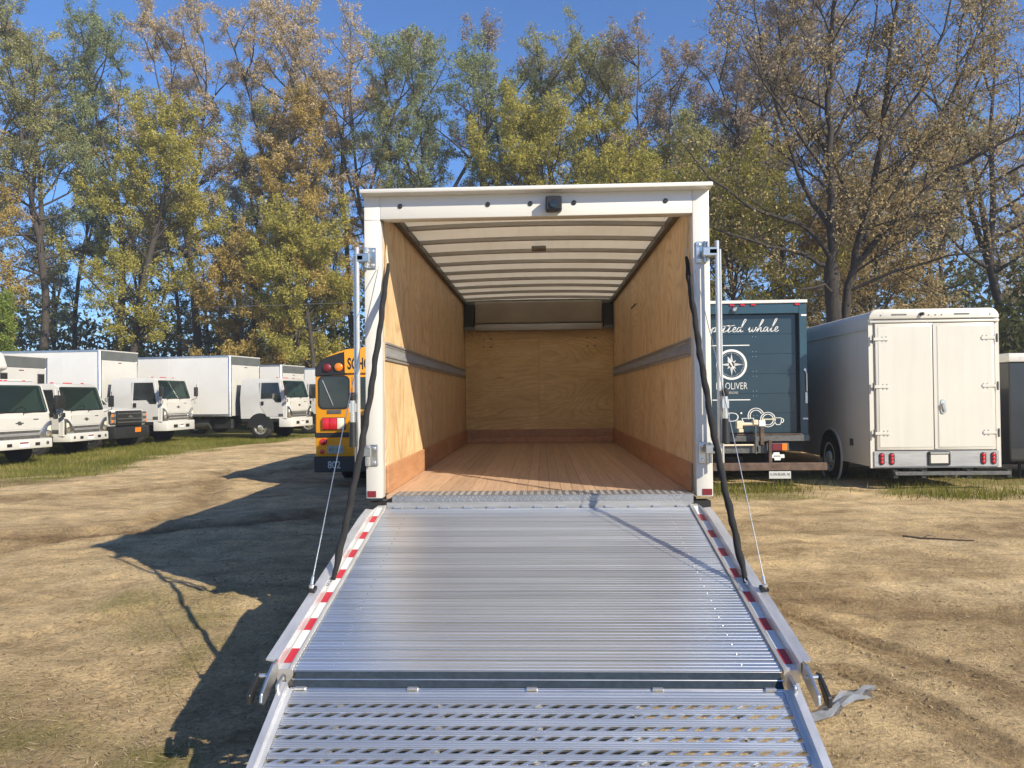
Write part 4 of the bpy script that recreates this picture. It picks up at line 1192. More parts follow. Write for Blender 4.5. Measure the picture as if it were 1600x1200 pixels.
def box_body(root, xf, L, W, z0, z1, seams=5, vents=False):
    h = W / 2
    xb = xf - L
    core = MB().box(xb + 0.02, xf - 0.02, -h + 0.02, h - 0.02, z0 + 0.02, z1 - 0.03).build('cargo_box', 'white_frp', root)
    xs_ = np.linspace(xb + 0.03, xf - 0.07, seams + 1)
    for s in (-1, 1):
        for i in range(seams):
            MB().box(xs_[i] + 0.003, xs_[i + 1] - 0.003, *sorted((s * (h - 0.019), s * (h - 0.004))), z0 + 0.10, z1 - 0.10).build('side_panel', 'white_side_lifted', core, bevel=0.004)
        MB().box(xb, xf - 0.07, *sorted((s * (h - 0.03), s * h)), z1 - 0.098, z1).build('top_rail', 'alu_plain', core, bevel=0.01)
        MB().box(xb, xf - 0.07, *sorted((s * (h - 0.03), s * h)), z0, z0 + 0.098).build('bottom_rail', 'alu_plain', core, bevel=0.01)
        MB().lathe([(0, 0.085), (z1 - z0 - 0.05, 0.085), (z1 - z0, 0.05)], (xf - 0.08, s * (h - 0.085), z0), (0, 0, 1), 20).build('corner_post', 'alu_plain', core, smooth=True)
    mid = MB().box(xf - 0.019, xf - 0.004, -h + 0.13, h - 0.13, z0 + 0.02, z1 - 0.42).build('front_panel', 'white_dimmed', core, bevel=0.004)
    cp = MB().box(xf - 0.019, xf - 0.001, -h + 0.11, h - 0.06, z1 - 0.40, z1 - 0.055)
    cp.build('nose_cap', 'nose_grey', core, bevel=0.01)
    MB().tube([(xf - 0.03, -h + 0.02, z1 - 0.03), (xf - 0.03, h - 0.02, z1 - 0.03)], 0.03, 10).build('nose_rail', 'white_dimmed', core, smooth=True)
    MB().tube([(xf - 0.03, h - 0.10, z0), (xf - 0.03, h - 0.04, z0 + 0.3), (xf - 0.03, h - 0.04, z1 - 0.2), (xf - 0.03, h - 0.12, z1 - 0.05)], 0.022, 8).build('corner_trim', 'white', core, smooth=True)
    MB().box(xf - 0.003, xf + 0.003, -0.1, 0.1, z1 - 0.50, z1 - 0.47).build('marker_strip', 'dark_red', core)
    if vents:
        for y in (-0.75, 0.85):
            v_ = MB().box(xf - 0.003, xf + 0.02, y - 0.16, y + 0.16, z1 - 0.92, z1 - 0.58).build('vent', 'dark_steel', core, bevel=0.01)
            MB().box(xf + 0.0205, xf + 0.026, y - 0.13, y + 0.13, z1 - 0.89, z1 - 0.61).build('vent_grille', 'chassis', v_)
    return core

def parked_box_truck(near_corner, deg, label, zb, zr, W, Lc, belt, bump, wr, wx, box, small, extras=None, group='white box trucks parked in a row'):
    hd_ = Vector((math.cos(R(deg)), math.sin(R(deg)), 0)); ln_ = Vector((-hd_.y, hd_.x, 0))
    c_ = Vector((near_corner[0], near_corner[1], 0)) + ln_ * (W / 2)
    root = empty('box_truck', c_, R(deg), label, 'truck', group)
    lcf_cab(root, zb, zr, W, Lc, belt, None, bump, wx, wr, small)
    gap, L, Wb, z0, z1, vents = box
    box_body(root, -(Lc + gap), L, Wb, z0, z1, 5, vents)
    ch_ = MB()
    xe = -(Lc + gap + L)
    for y in (-0.46, 0.38):
        ch_.box(xe + 0.1, -0.1, y, y + 0.08, z0 - 0.32, z0 - 0.002)
    ch_.box(-Lc + 0.1, -0.05, -W / 2 + 0.12, W / 2 - 0.12, zb - 0.15, zb + 0.02)
    for x in np.linspace(xe + 0.5, -Lc - 0.6, 6): ch_.box(x, x + 0.08, -Wb / 2 + 0.05, Wb / 2 - 0.05, z0 - 0.10, z0 - 0.001)
    ch_.tube([(wx, -0.8, wr), (wx, 0.8, wr)], 0.06, 8)
    ch_.tube([(xe + 1.9, -0.8, wr), (xe + 1.9, 0.8, wr)], 0.07, 8)
    ch_.build('chassis', 'chassis', root)
    MB().box(-Lc - 1.3, -Lc - 0.45, -0.95, -0.5, 0.42, z0 - 0.12).build('battery_box', 'chassis', root, bevel=0.03)
    MB().tube([(-Lc - 2.7, -0.72, 0.68), (-Lc - 1.5, -0.72, 0.68)], 0.27, 18).build('fuel_tank', 'dark_steel', root, smooth=True)
    MB().box(-Lc - 0.12, -Lc - 0.02, -W / 2 + 0.1, W / 2 - 0.1, zb, belt + 0.30).build('air_intake', 'chassis', root, bevel=0.03)
    MB().box(-Lc + 0.05, -0.36, -W / 2 + 0.01, -W / 2 + 0.10, zb - 0.14, zb - 0.005).build('step', 'chassis', root, bevel=0.01)
    for s in (-1, 1):
        wheel(root, wx, s * (W / 2 - 0.14), wr, 0.26, 'chrome' if not small else 'steel', (0, s, 0))
        for d in (0.14, 0.42):
            wheel(root, xe + 1.9, s * (Wb / 2 - d), wr, 0.24, 'white', (0, s, 0))
    if extras: extras(root)
    return root

NPR = dict(zb=0.62, zr=2.24, W=2.0, Lc=1.85, belt=1.36, bump=(0.44, 0.70), wr=0.40, wx=-0.98, small=True)
FTR = dict(zb=0.86, zr=2.56, W=2.12, Lc=2.15, belt=1.70, bump=(0.50, 0.88), wr=0.48, wx=-1.22, small=False)
def attic(root):
    n_ = MB().hexa([(-2.1, -1.16, 2.42), (-1.45, -1.10, 2.62), (-1.45, 1.0, 2.62), (-2.1, 1.10, 2.42), (-2.1, -1.16, 3.12), (-1.57, -1.05, 3.08), (-1.57, 0.95, 3.08), (-2.1, 1.10, 3.12)])
    n_ = n_.build('box_nose', 'white_dimmed', root, bevel=0.08, seg=3)
    MB().box(-1.56, -1.49, -0.9, 0.74, 2.80, 2.98).build('nose_vent', 'black', n_, bevel=0.02)
    MB().box(-1.05, -0.62, -0.85, 0.98, 2.25, 2.30).build('roof_visor', 'white_dimmed', root, bevel=0.01)
parked_box_truck((-14.0, 18.6), -13, 'white cab-over truck at the left edge, its wide windscreen cut off by the frame', **NPR, box=(0.25, 5.0, 2.4, 0.85, 3.15, False), extras=attic)
parked_box_truck((-14.50, 22.6), -4, 'white cab-over box truck with two dark vents above its cab, second from the left edge', **NPR, box=(0.35, 5.5, 2.44, 0.85, 3.18, True))
parked_box_truck((-14.45, 28.5), -5, 'white box truck with tall cab and wide silver grille, parked behind the orange-plated dark-grilled truck', **FTR, box=(0.30, 7.2, 2.44, 1.0, 3.66, False))
parked_box_truck((-10.62, 31.4), -9.5, 'white tall-cab box truck with a full chrome wheel in view left of the school bus', **FTR, box=(0.35, 7.2, 2.44, 0.96, 3.55, False))
parked_box_truck((-9.9, 35.7), -9, 'white box truck whose dark-capped box front shows just behind the chrome-wheeled truck', **FTR, box=(0.35, 6.5, 2.44, 0.96, 3.32, False))
parked_box_truck((-8.6, 40.2), -8, 'farthest white box truck, only a strip of its side seen beside the school bus', **FTR, box=(0.35, 6.5, 2.44, 0.96, 3.32, False))

# the box truck's own cab, out in front of its box
T = Matrix.Translation((0, 14.0 - TO.y, 0)) @ Matrix.Rotation(R(90), 4, 'Z')
lcf_cab(truck, 0.62, 2.22, 2.0, 1.85, 1.38, T, (0.44, 0.70), -0.98, 0.40, True)

# conventional truck with the dark grille
def conventional():
    deg = -7
    hd_ = Vector((math.cos(R(deg)), math.sin(R(deg)), 0)); ln_ = Vector((-hd_.y, hd_.x, 0))
    c_ = Vector((-14.75, 25.55, 0)) + ln_ * 1.05
    r_ = empty('cab_chassis_truck', c_, R(deg), 'white long-hood truck with black grille and orange plate, squeezed between white cab-overs', 'truck')
    h = 1.02
    hd2 = MB().hexa([(-1.6, -h, 0.75), (-0.10, -h + 0.04, 0.78), (-0.10, h - 0.04, 0.78), (-1.6, h, 0.75), (-1.6, -h + 0.05, 1.52), (-0.14, -h + 0.10, 1.36), (-0.14, h - 0.10, 1.36), (-1.6, h - 0.05, 1.52)])
    hood = hd2.build('hood', 'white_dimmed', r_, bevel=0.07, seg=3)
    MB().prism([(0.0, 0), (0.55, 0), (0.52, 0.05), (0, 0.05)], (-1.35, -0.3, 1.475), (1, 0, -0.11), (0, 1, 0), 0, 0.02).build('hood_scoop', 'black', hood)
    g = MB().box(-0.12, -0.03, -0.68, 0.68, 0.80, 1.33).build('grille', 'black', r_, bevel=0.03, seg=2)
    for z in (0.90, 1.02, 1.20):
        MB().box(-0.031, -0.012, -0.64, 0.64, z, z + 0.045).build('grille_bar', 'dark_steel', g, bevel=0.008)
    MB().prism([(-0.14, -0.016), (-0.05, -0.016), (-0.045, -0.055), (0.065, -0.055), (0.07, -0.016), (0.14, -0.016), (0.135, 0.018), (0.05, 0.018), (0.045, 0.057), (-0.065, 0.057), (-0.07, 0.018), (-0.135, 0.018)], (-0.011, 0, 1.11), (0, 1, 0), (0, 0, 1), 0, 0.014).build('bowtie_emblem', 'steel', g)
    for s in (-1, 1):
        hl = MB().box(-0.16, -0.05, *sorted((s * 0.70, s * 0.97)), 0.86, 1.28).build('headlamp', 'dark_steel', r_, bevel=0.02)
        for z in (0.92, 1.12):
            MB().box(-0.049, -0.038, *sorted((s * 0.73, s * 0.87)), z, z + 0.10).build('lamp_lens', 'chrome', hl, bevel=0.005)
            MB().box(-0.049, -0.036, *sorted((s * 0.875, s * 0.96)), z, z + 0.10).build('turn_lens', 'amber', hl, bevel=0.005)
    bp = MB().hexa([(-0.35, -h, 0.36), (0.10, -h + 0.08, 0.36), (0.10, h - 0.08, 0.36), (-0.35, h, 0.36), (-0.35, -h, 0.77), (0.08, -h + 0.08, 0.77), (0.08, h - 0.08, 0.77), (-0.35, h, 0.77)]).build('bumper', 'black', r_, bevel=0.04, seg=2)
    MB().box(0.098, 0.106, 0.10, 0.42, 0.56, 0.72).build('licence_plate', 'amber', bp)
    cb = MB().hexa([(-3.3, -h, 0.75), (-1.55, -h, 0.75), (-1.55, h, 0.75), (-3.3, h, 0.75), (-3.3, -h, 1.5), (-1.5, -h, 1.5), (-1.5, h, 1.5), (-3.3, h, 1.5)])
    cb.hexa([(-3.3, -h + 0.01, 1.5), (-1.55, -h + 0.01, 1.5), (-1.55, h - 0.01, 1.5), (-3.3, h - 0.01, 1.5), (-3.2, -0.80, 2.08), (-2.15, -0.80, 2.08), (-2.15, 0.80, 2.08), (-3.2, 0.80, 2.08)])
    cab_ = cb.build('cab', 'white_dimmed', r_, bevel=0.05, seg=3)
    MB().prism([(-0.86, 0.05), (0.86, 0.05), (0.74, 0.74), (-0.74, 0.74)], (-1.545, 0, 1.5), (0, 1, 0), (-0.6, 0, 0.58), -0.004, 0.008).build('windscreen', 'glass', cab_)
    for s in (-1, 1):
        MB().hexa([(-2.9, s * (h + 0.004), 1.54), (-1.9, s * (h + 0.004), 1.54), (-1.9, s * (h - 0.03), 1.54), (-2.9, s * (h - 0.03), 1.54), (-2.9, s * 0.845, 2.0), (-2.2, s * 0.845, 2.0), (-2.2, s * 0.80, 2.0), (-2.9, s * 0.80, 2.0)]).build('door_window', 'glass', cab_)
        mr = MB().box(-1.85, -1.75, *sorted((s * 1.06, s * 1.30)), 1.52, 1.80).build('mirror', 'chrome', cab_, bevel=0.03, seg=2)
        ar = [(-0.82 + 0.56 * math.cos(R(a)), 0.42 + 0.56 * math.sin(R(a))) for a in range(0, 181, 15)]
        MB().prism(ar, (0, s * (h - 0.02), 0), (1, 0, 0), (0, 0, 1), *((0, 0.03) if s < 0 else (-0.03, 0))).build('wheel_arch', 'chassis', r_)
        wheel(r_, -0.82, s * 0.90, 0.42, 0.26, 'steel', (0, s, 0))
        wheel(r_, -5.6, s * 0.90, 0.42, 0.26, 'steel', (0, s, 0))
    cs = MB()
    for y in (-0.46, 0.38): cs.box(-6.8, -0.3, y, y + 0.08, 0.52, 0.75)
    cs.box(-6.8, -6.7, -0.9, 0.9, 0.52, 0.75)
    cs.build('chassis', 'chassis', r_)
conventional()

# ------------------------------------------------------------------ school bus
BO = Vector((-3.1, 17.0, 0))
bus = empty('school_bus', BO, 0, 'yellow school bus seen from behind with black roof cap and number 802', 'bus')
def Q(mb, name, mat, parent=bus, **kw):
    return mb.build(name, mat, parent, off=BO, **kw)
bx0, bx1, by = -4.2, -2.0, 14.0
body = MB()
sec = [(bx0, 0.40), (bx1, 0.40), (bx1, 2.10), (bx1 - 0.02, 2.30), (bx1 - 0.22, 2.48), (bx1 - 0.58, 2.60), ((bx0 + bx1) / 2, 2.64), (bx0 + 0.58, 2.60), (bx0 + 0.22, 2.48), (bx0 + 0.02, 2.30), (bx0, 2.10)]
body.prism(sec, (0, by, 0), (1, 0, 0), (0, 0, 1), -6.2, 0)
body = Q(body, 'body', 'yellow', bevel=0.03, seg=2)
for s in (0, 1):
    def X(x): return x if s == 0 else bx0 + bx1 - x
    def rng_(a, b_): return sorted((X(a), X(b_)))
    cap = [(-4.195, 2.105), (-3.63, 2.125), (-3.645, 2.545), (-3.72, 2.535), (-3.98, 2.455), (-4.12, 2.36), (-4.19, 2.27)]
    cap = [(X(x), z) for x, z in cap]
    if s: cap = cap[::-1]
    cp = Q(MB().prism(cap, (0, by, 0), (1, 0, 0), (0, 0, 1), 0.001, 0.03), 'roof_cap_panel', 'black', body, bevel=0.01)
    Q(MB().lathe([(0, 0.078), (0.03, 0.075), (0.05, 0.045)], (X(-3.96), by - 0.03, 2.255), (0, -1, 0), 24), 'warning_lamp', 'dark_red', cp, smooth=True)
    Q(MB().lathe([(0, 0.078), (0.03, 0.075), (0.05, 0.045)], (X(-3.745), by - 0.03, 2.265), (0, -1, 0), 24), 'warning_lamp', 'amber', cp, smooth=True)
    # rear window
    wx = X(-3.845)
    Q(MB().prism(rrect(0.59, 0.62, 0.10, 5), (wx, by, 1.80), (1, 0, 0), (0, 0, 1), 0.001, 0.012), 'window_seal', 'black', body)
    wg = Q(MB().prism(rrect(0.54, 0.57, 0.09, 5), (wx, by, 1.80), (1, 0, 0), (0, 0, 1), 0.0125, 0.016), 'window', 'glass', body)
    Q(MB().box(wx - 0.13, wx + 0.13, by - 0.012, by - 0.001, 1.405, 1.475), 'maker_plate', 'dark_steel', body)
    tl = Q(MB().box(*rng_(-4.07, -3.635), by - 0.03, by - 0.001, 1.105, 1.335), 'tail_lamp_housing', 'black', body, bevel=0.02)
    for a, c_, mt in ((-4.06, -3.93, 'red'), (-3.925, -3.79, 'red'), (-3.782, -3.65, 'lamp_white')):
        Q(MB().box(*rng_(a, c_), by - 0.05, by - 0.031, 1.115, 1.325), 'tail_lamp', mt, tl, bevel=0.018, seg=2)
    Q(MB().lathe([(0, 0.065), (0.02, 0.062), (0.03, 0.03)], (X(-4.05), by - 0.001, 0.885), (0, -1, 0), 20), 'reflector', 'red', body, smooth=True)
    Q(MB().lathe([(0, 0.042), (0.012, 0.04), (0.02, 0.02)], (X(-4.08), by - 0.001, 0.70), (0, -1, 0), 20), 'reflector', 'red', body, smooth=True)
    Q(MB().box(*rng_(-4.21, -3.57), by - 0.018, by - 0.001, 0.965, 1.055), 'rub_rail', 'black', body, bevel=0.008)
sg = Q(MB().prism([(-0.535, 2.15), (0.535, 2.15), (0.545, 2.575), (0, 2.655), (-0.545, 2.575)], (-3.1, by, 0), (1, 0, 0), (0, 0, 1), 0.001, 0.045), 'sign_panel', 'yellow', body, bevel=0.008)
Q(shift(text_mb('SCHOOL BUS', 0.97, 0.225, 0.03), (-3.58, by - 0.0465, 2.215)), 'lettering', 'print_black', sg)
dr = Q(MB().box(-3.50, -2.70, by - 0.016, by - 0.001, 0.62, 2.10), 'emergency_door', 'yellow', body, bevel=0.006)
Q(MB().prism(rrect(0.66, 0.60, 0.09, 5), (-3.1, by - 0.016, 1.78), (1, 0, 0), (0, 0, 1), 0.0005, 0.006), 'door_window', 'glass', dr)
Q(MB().prism(rrect(0.60, 0.44, 0.05, 4), (-3.1, by - 0.016, 1.15), (1, 0, 0), (0, 0, 1), 0.0005, 0.006), 'lower_window', 'glass', dr)
Q(MB().box(-3.02, -2.80, by - 0.05, by - 0.017, 1.40, 1.44), 'door_handle', 'black', dr, bevel=0.01)
# licence plate and bumper with fleet number
M['plate'] = simple('shade_toned_plate', (0.30, 0.34, 0.30), 0.5)  # plate colour darkened to take in the truck's shade on it
lp = Q(MB().box(-3.98, -3.67, by - 0.014, by - 0.001, 0.665, 0.815), 'licence_plate', 'plate', body, bevel=0.004)
Q(shift(text_mb('47·1-1', 0.26, 0.075, 0.01), (-3.955, by - 0.0155, 0.70)), 'plate_number', 'dark_steel', lp)
bp = Q(MB().box(bx0 - 0.01, bx1 + 0.01, by - 0.10, by + 0.12, 0.33, 0.615), 'bumper', 'black', bevel=0.015)
Q(shift(text_mb('802', 0.235, 0.135, 0.012), (-3.945, by - 0.1015, 0.40)), 'fleet_number', 'decal_grey', bp)
Q(MB().tube([(-4.06, by - 0.02, 2.03), (-3.86, by - 0.03, 1.56)], 0.006, 6), 'wiper_arm', 'steel', body)
# side windows, wheels, hood
for i in range(5):
    for x, s in ((bx1, 1), (bx0, -1)):
        Q(MB().box(*sorted((x - s * 0.001, x + s * 0.012)), by + 0.5 + i * 0.95, by + 1.32 + i * 0.95, 1.52, 2.06), 'side_window', 'glass', body)
for x, s in ((bx1, 1), (bx0, -1)):
    for z in (0.75, 1.0, 1.35):
        Q(MB().box(*sorted((x - s * 0.001, x + s * 0.018)), by + 0.1, by + 6.1, z, z + 0.07), 'rub_rail', 'black', body)
    for d in (0.16, 0.43):
        wheel(bus, x - s * d, by + 1.9, 0.39, 0.22, 'steel', (s, 0, 0), BO)
    wheel(bus, x - s * 0.2, by + 6.6, 0.39, 0.24, 'steel', (s, 0, 0), BO)
Q(MB().box(bx0 + 0.15, bx1 - 0.15, by + 6.2, by + 7.3, 0.5, 1.45), 'hood', 'yellow', bevel=0.12, seg=3)
ch_ = MB(); ch_.box(bx0 + 0.35, bx1 - 0.35, by + 0.1, by + 7.0, 0.36, 0.55); ch_.tube([(bx0 + 0.3, by + 1.9, 0.39), (bx1 - 0.3, by + 1.9, 0.39)], 0.09, 10)
Q(ch_, 'chassis', 'chassis')
for x in (bx0 + 0.32, bx1 - 0.32):
    Q(MB().box(x - 0.26, x + 0.26, by + 2.4, by + 2.42, 0.12, 0.45), 'mud_flap', 'rubber')

# ------------------------------------------------------------------ navy delivery truck with lettering
NO = Vector((3.755, 17.5, 0))
nav = empty('delivery_truck', NO, 0, 'navy blue delivery truck with compass emblem, white script and folded liftgate', 'truck')
def N(mb, name, mat, parent=nav, **kw):
    return mb.build(name, mat, parent, off=NO, **kw)
nx0, nx1, nyy, nz0, nz1 = 2.50, 4.93, 14.3, 0.93, 3.39
sk = MB()
sk.box(nx0, nx0 + 0.04, nyy + 0.16, nyy + 6.5, 0.82, nz1); sk.box(nx1 - 0.04, nx1, nyy + 0.16, nyy + 6.5, 0.82, nz1)
sk.box(nx0 + 0.04, nx1 - 0.04, nyy + 6.46, nyy + 6.5, 0.82, nz1); sk.box(nx0 + 0.04, nx1 - 0.04, nyy + 0.16, nyy + 6.46, nz1 - 0.03, nz1)
sk.box(nx0 + 0.04, nx1 - 0.04, nyy + 0.16, nyy + 6.46, 0.82, 0.90)
body = N(sk, 'cargo_box', 'navy')
ff = MB()
ff.box(nx0, nx0 + 0.14, nyy, nyy + 0.158, 0.80, nz1 - 0.03); ff.box(nx1 - 0.14, nx1, nyy, nyy + 0.158, 0.80, nz1 - 0.03)
ff.box(nx0 + 0.14, nx1 - 0.14, nyy, nyy + 0.158, 3.17, nz1 - 0.03)
ff = N(ff, 'rear_frame', 'navy_frame', bevel=0.008)
N(MB().box(nx0 - 0.01, nx1 + 0.01, nyy - 0.03, nyy + 0.16, nz1 - 0.029, nz1 + 0.03), 'roof_edge', 'white', ff, bevel=0.006)
for x in (2.75, 3.56, 3.755, 3.95, 4.755):
    N(MB().box(x - 0.045, x + 0.045, nyy - 0.022, nyy - 0.001, 3.315, 3.352), 'marker_lamp', 'red', ff, bevel=0.008)
N(MB().lathe([(0, 0.06), (0.03, 0.055), (0.06, 0.03)], (3.60, nyy - 0.001, 3.25), (0, -1, 0), 18), 'camera', 'steel', ff, smooth=True)
for z in (3.118, 1.20):
    for x0, x1 in ((nx0 + 0.003, nx0 + 0.10), (nx1 - 0.10, nx1 - 0.003)):
        N(MB().box(x0, x1, nyy - 0.004, nyy - 0.001, z, z + 0.03), 'tape_mark', 'decal', ff)
# roll-up door of horizontal panels, set back in the frame
dx0, dx1, dy = nx0 + 0.17, nx1 - 0.17, nyy + 0.10
zz = np.linspace(0.95, 3.165, 7)
for i in range(6):
    N(MB().box(dx0 + 0.005, dx1 - 0.005, dy, dy + 0.03, zz[i] + 0.001, zz[i + 1] - 0.001), 'door_panel', 'navy', body, bevel=0.002)
hinge = MB()
for i in range(1, 6):
    for dz in (-0.045, 0.045):
        hinge.lathe([(0, 0.008), (0.003, 0.006)], (3.96, dy, zz[i] + dz), (0, -1, 0), 8); hinge.lathe([(0, 0.008), (0.003, 0.006)], (4.02, dy, zz[i] + dz), (0, -1, 0), 8)
N(hinge, 'door_rivet', 'steel', body)
for x0, x1 in ((nx0 + 0.141, dx0), (dx1, nx1 - 0.141)):
    N(MB().box(x0, x1, dy - 0.02, dy + 0.04, 0.93, 3.168), 'door_track', 'chassis', body)
fy_ = dy - 0.0025
def decal(mb, name, mat='decal'): return N(mb, name, mat, body)
# script: hand-drawn strokes, units of x-height
SCRIPT = {
    's': (0.55, [[(0, .1), (.2, .45), (.36, 1.0), (.42, .6), (.36, .15), (.2, 0), (.1, .1)]]),
    'p': (0.62, [[(0, .35), (.2, .95), (.12, .2), (-.05, -1.0)], [(.15, .5), (.36, .95), (.52, .8), (.45, .3), (.25, .08), (.62, .2)]]),
    'o': (0.60, [[(.4, .95), (.15, .75), (.05, .3), (.2, .02), (.42, .25), (.48, .7), (.36, .95), (.62, .78)]]),
    't': (0.54, [[(0, .15), (.3, 1.2), (.42, 1.8), (.25, .8), (.14, .12), (.26, .02), (.5, .3)], [(.02, 1.18), (.42, 1.26), (.75, 1.36)]]),
    'e': (0.50, [[(0, .25), (.28, .5), (.38, .85), (.26, .98), (.1, .6), (.12, .15), (.3, .03), (.54, .3)]]),
    'd': (0.72, [[(.42, .85), (.2, .9), (.04, .4), (.14, .04), (.34, .3), (.62, 1.4), (.86, 2.35), (.72, 2.5), (.55, 1.6), (.44, .4), (.5, .04), (.75, .2)]]),
    'w': (0.86, [[(0, .4), (.14, .9), (.12, .2), (.24, .03), (.42, .5), (.48, .85), (.44, .2), (.56, .03), (.76, .5), (.8, .9), (.92, .72)]]),
    'h': (0.78, [[(0, .2), (.3, 1.0), (.62, 2.2), (.5, 2.35), (.32, 1.3), (.12, .0), (.36, .75), (.5, .85), (.5, .3), (.58, .03), (.82, .3)]]),
    'a': (0.66, [[(.45, .85), (.22, .92), (.05, .5), (.12, .06), (.32, .3), (.48, .88), (.44, .2), (.52, .03), (.7, .25)]]),
    'l': (0.50, [[(0, .2), (.34, 1.2), (.64, 2.45), (.5, 2.55), (.3, 1.3), (.18, .25), (.28, .02), (.52, .25)]]),
    ' ': (0.55, []),
}
def catmull(p, k=7):
    p = [np.array(q, float) for q in p]
    if len(p) < 3: return p
    q = [2 * p[0] - p[1]] + p + [2 * p[-1] - p[-2]]
    out = []
    for i in range(1, len(q) - 2):
        for j in range(k):
            t = j / k
            out.append(0.5 * ((2 * q[i]) + (q[i + 1] - q[i - 1]) * t + (2 * q[i - 1] - 5 * q[i] + 4 * q[i + 1] - q[i + 2]) * t * t + (3 * q[i] - q[i - 1] - 3 * q[i + 1] + q[i + 2]) * t ** 3))
    return out + [p[-1]]
def ribbon(mb, pts, w, y):
    n_ = len(pts); vs_ = []
    for i, p in enumerate(pts):
        d = pts[min(i + 1, n_ - 1)] - pts[max(i - 1, 0)]; d = d / (np.hypot(*d) + 1e-9)
        ww = w * (0.75 + 0.5 * abs(d[1]))
        vs_ += [(p[0] - d[1] * ww / 2, y, p[1] + d[0] * ww / 2), (p[0] + d[1] * ww / 2, y, p[1] - d[0] * ww / 2)]
    mb.add(vs_, [(2 * i, 2 * i + 1, 2 * i + 3, 2 * i + 2) for i in range(n_ - 1)])
def script_len(t): return sum(SCRIPT[c_][0] for c_ in t)
word = 'spotted whale'
xh = 0.095
sx = (4.438 - 3.09) / (script_len(word) * xh)
x = 3.09; mb = MB()
for c_ in word:
    adv, strokes = SCRIPT[c_]
    for st in strokes:
        ribbon(mb, [np.array((x + (q[0] + 0.10 * q[1]) * xh * sx, 2.842 + q[1] * xh)) for q in catmull(st)], 0.0108, fy_)
    x += adv * xh * sx
decal(mb, 'script_lettering')
for z in (2.585, 1.565):
    decal(MB().box(3.20, 3.90, fy_, fy_ + 0.001, z, z + 0.017), 'rule_line')
# compass emblem
cx, cz = 3.565, 2.235
ux, uz = (1, 0, 0), (0, 0, 1)
decal(MB().ring(0.245, 0.285, (cx, fy_, cz), ux, uz, -0.001, 0.0, 56), 'compass_ring', 'decal')
cp = MB()
for i in range(8):
    a = math.pi / 2 * i / 2 if False else R(45 * i)
    L, W = (0.215, 0.034) if i % 2 == 0 else (0.115, 0.024)
    ca, sa = math.cos(a), math.sin(a)
    cp.add([(cx, fy_, cz), (cx + 0.045 * math.cos(a + 0.75), fy_, cz + 0.045 * math.sin(a + 0.75)), (cx + L * ca, fy_, cz + L * sa), (cx + 0.045 * math.cos(a - 0.75), fy_, cz + 0.045 * math.sin(a - 0.75))], [(0, 1, 2), (0, 2, 3)])
for i in range(48):
    a = R(7.5 * i); r0 = 0.212 if i % 4 else 0.2
    ca, sa = math.cos(a), math.sin(a); w_ = 0.004
    cp.add([(cx + r0 * ca - w_ * sa, fy_, cz + r0 * sa + w_ * ca), (cx + r0 * ca + w_ * sa, fy_, cz + r0 * sa - w_ * ca), (cx + 0.228 * ca + w_ * sa, fy_, cz + 0.228 * sa - w_ * ca), (cx + 0.228 * ca - w_ * sa, fy_, cz + 0.228 * sa + w_ * ca)], [(0, 1, 2, 3)])
decal(cp, 'compass_star', 'decal_grey')
nd_ = MB()
a = R(116); ca, sa = math.cos(a), math.sin(a)
nd_.add([(cx + 0.165 * ca, fy_ - 0.0008, cz + 0.165 * sa), (cx + 0.11 * ca - 0.02 * sa, fy_ - 0.0008, cz + 0.11 * sa + 0.02 * ca), (cx - 0.19 * ca, fy_ - 0.0008, cz - 0.19 * sa), (cx + 0.11 * ca + 0.02 * sa, fy_ - 0.0008, cz + 0.11 * sa - 0.02 * ca)], [(0, 1, 2, 3)])
decal(nd_, 'compass_needle')
decal(shift(text_mb('BE OLIVER', 0.575, 0.125, -0.012), (3.275, fy_, 1.772)), 'lettering', 'decal')
decal(shift(text_mb('DESIGNS', 0.205, 0.042, -0.004), (3.47, fy_, 1.688)), 'lettering', 'decal_grey')
decal(shift(text_mb('ARD', 0.62, 0.165, -0.022), (3.06, fy_, 1.17)), 'lettering', 'decal')
decal(MB().ring(0.0, 0.018, (3.73, fy_, 1.325), ux, uz, -0.001, 0, 14), 'degree_dot')
# dishes: bowl, two plates, mug
ds = MB()
def arc(r, a0, a1, x, z, w=0.013, n_=26):
    ribbon(ds, [np.array((x + r * math.cos(R(a0 + (a1 - a0) * i / n_)), z + r * math.sin(R(a0 + (a1 - a0) * i / n_)))) for i in range(n_ + 1)], w, fy_)
arc(0.145, 8, 205, 4.08, 1.315); arc(0.108, 20, 200, 4.08, 1.315); arc(0.145, 236, 300, 4.08, 1.315)
arc(0.135, 0, 360, 4.30, 1.245, n_=36); arc(0.10, 0, 360, 4.30, 1.245, n_=36)
arc(0.105, 180, 360, 3.93, 1.27)
def line(*pts): ribbon(ds, [np.array(p) for p in pts], 0.013, fy_)
line((3.815, 1.272), (4.045, 1.272))
line((4.425, 1.275), (4.425, 1.20), (4.455, 1.15), (4.52, 1.15), (4.545, 1.20), (4.545, 1.275), (4.425, 1.275))
arc(0.042, 75, -80, 4.545, 1.225)
decal(shift(ds, (-0.08, 0, -0.045)), 'dishes_drawing')
# latch on the right post
hl = N(MB().tube([(4.88, nyy - 0.03, 2.10), (4.905, nyy - 0.03, 2.04), (4.905, nyy - 0.03, 1.72)], 0.011, 8), 'latch_rod', 'chrome', ff)
N(MB().prism(rrect(0.045, 0.21, 0.015), (4.895, nyy - 0.001, 1.60), ux, uz, 0, 0.03), 'latch_lever', 'steel', hl, bevel=0.004)
N(MB().lathe([(0, 0.03), (0.03, 0.025)], (4.875, nyy - 0.001, 2.12), (0, -1, 0), 12), 'latch_pivot', 'steel', hl)
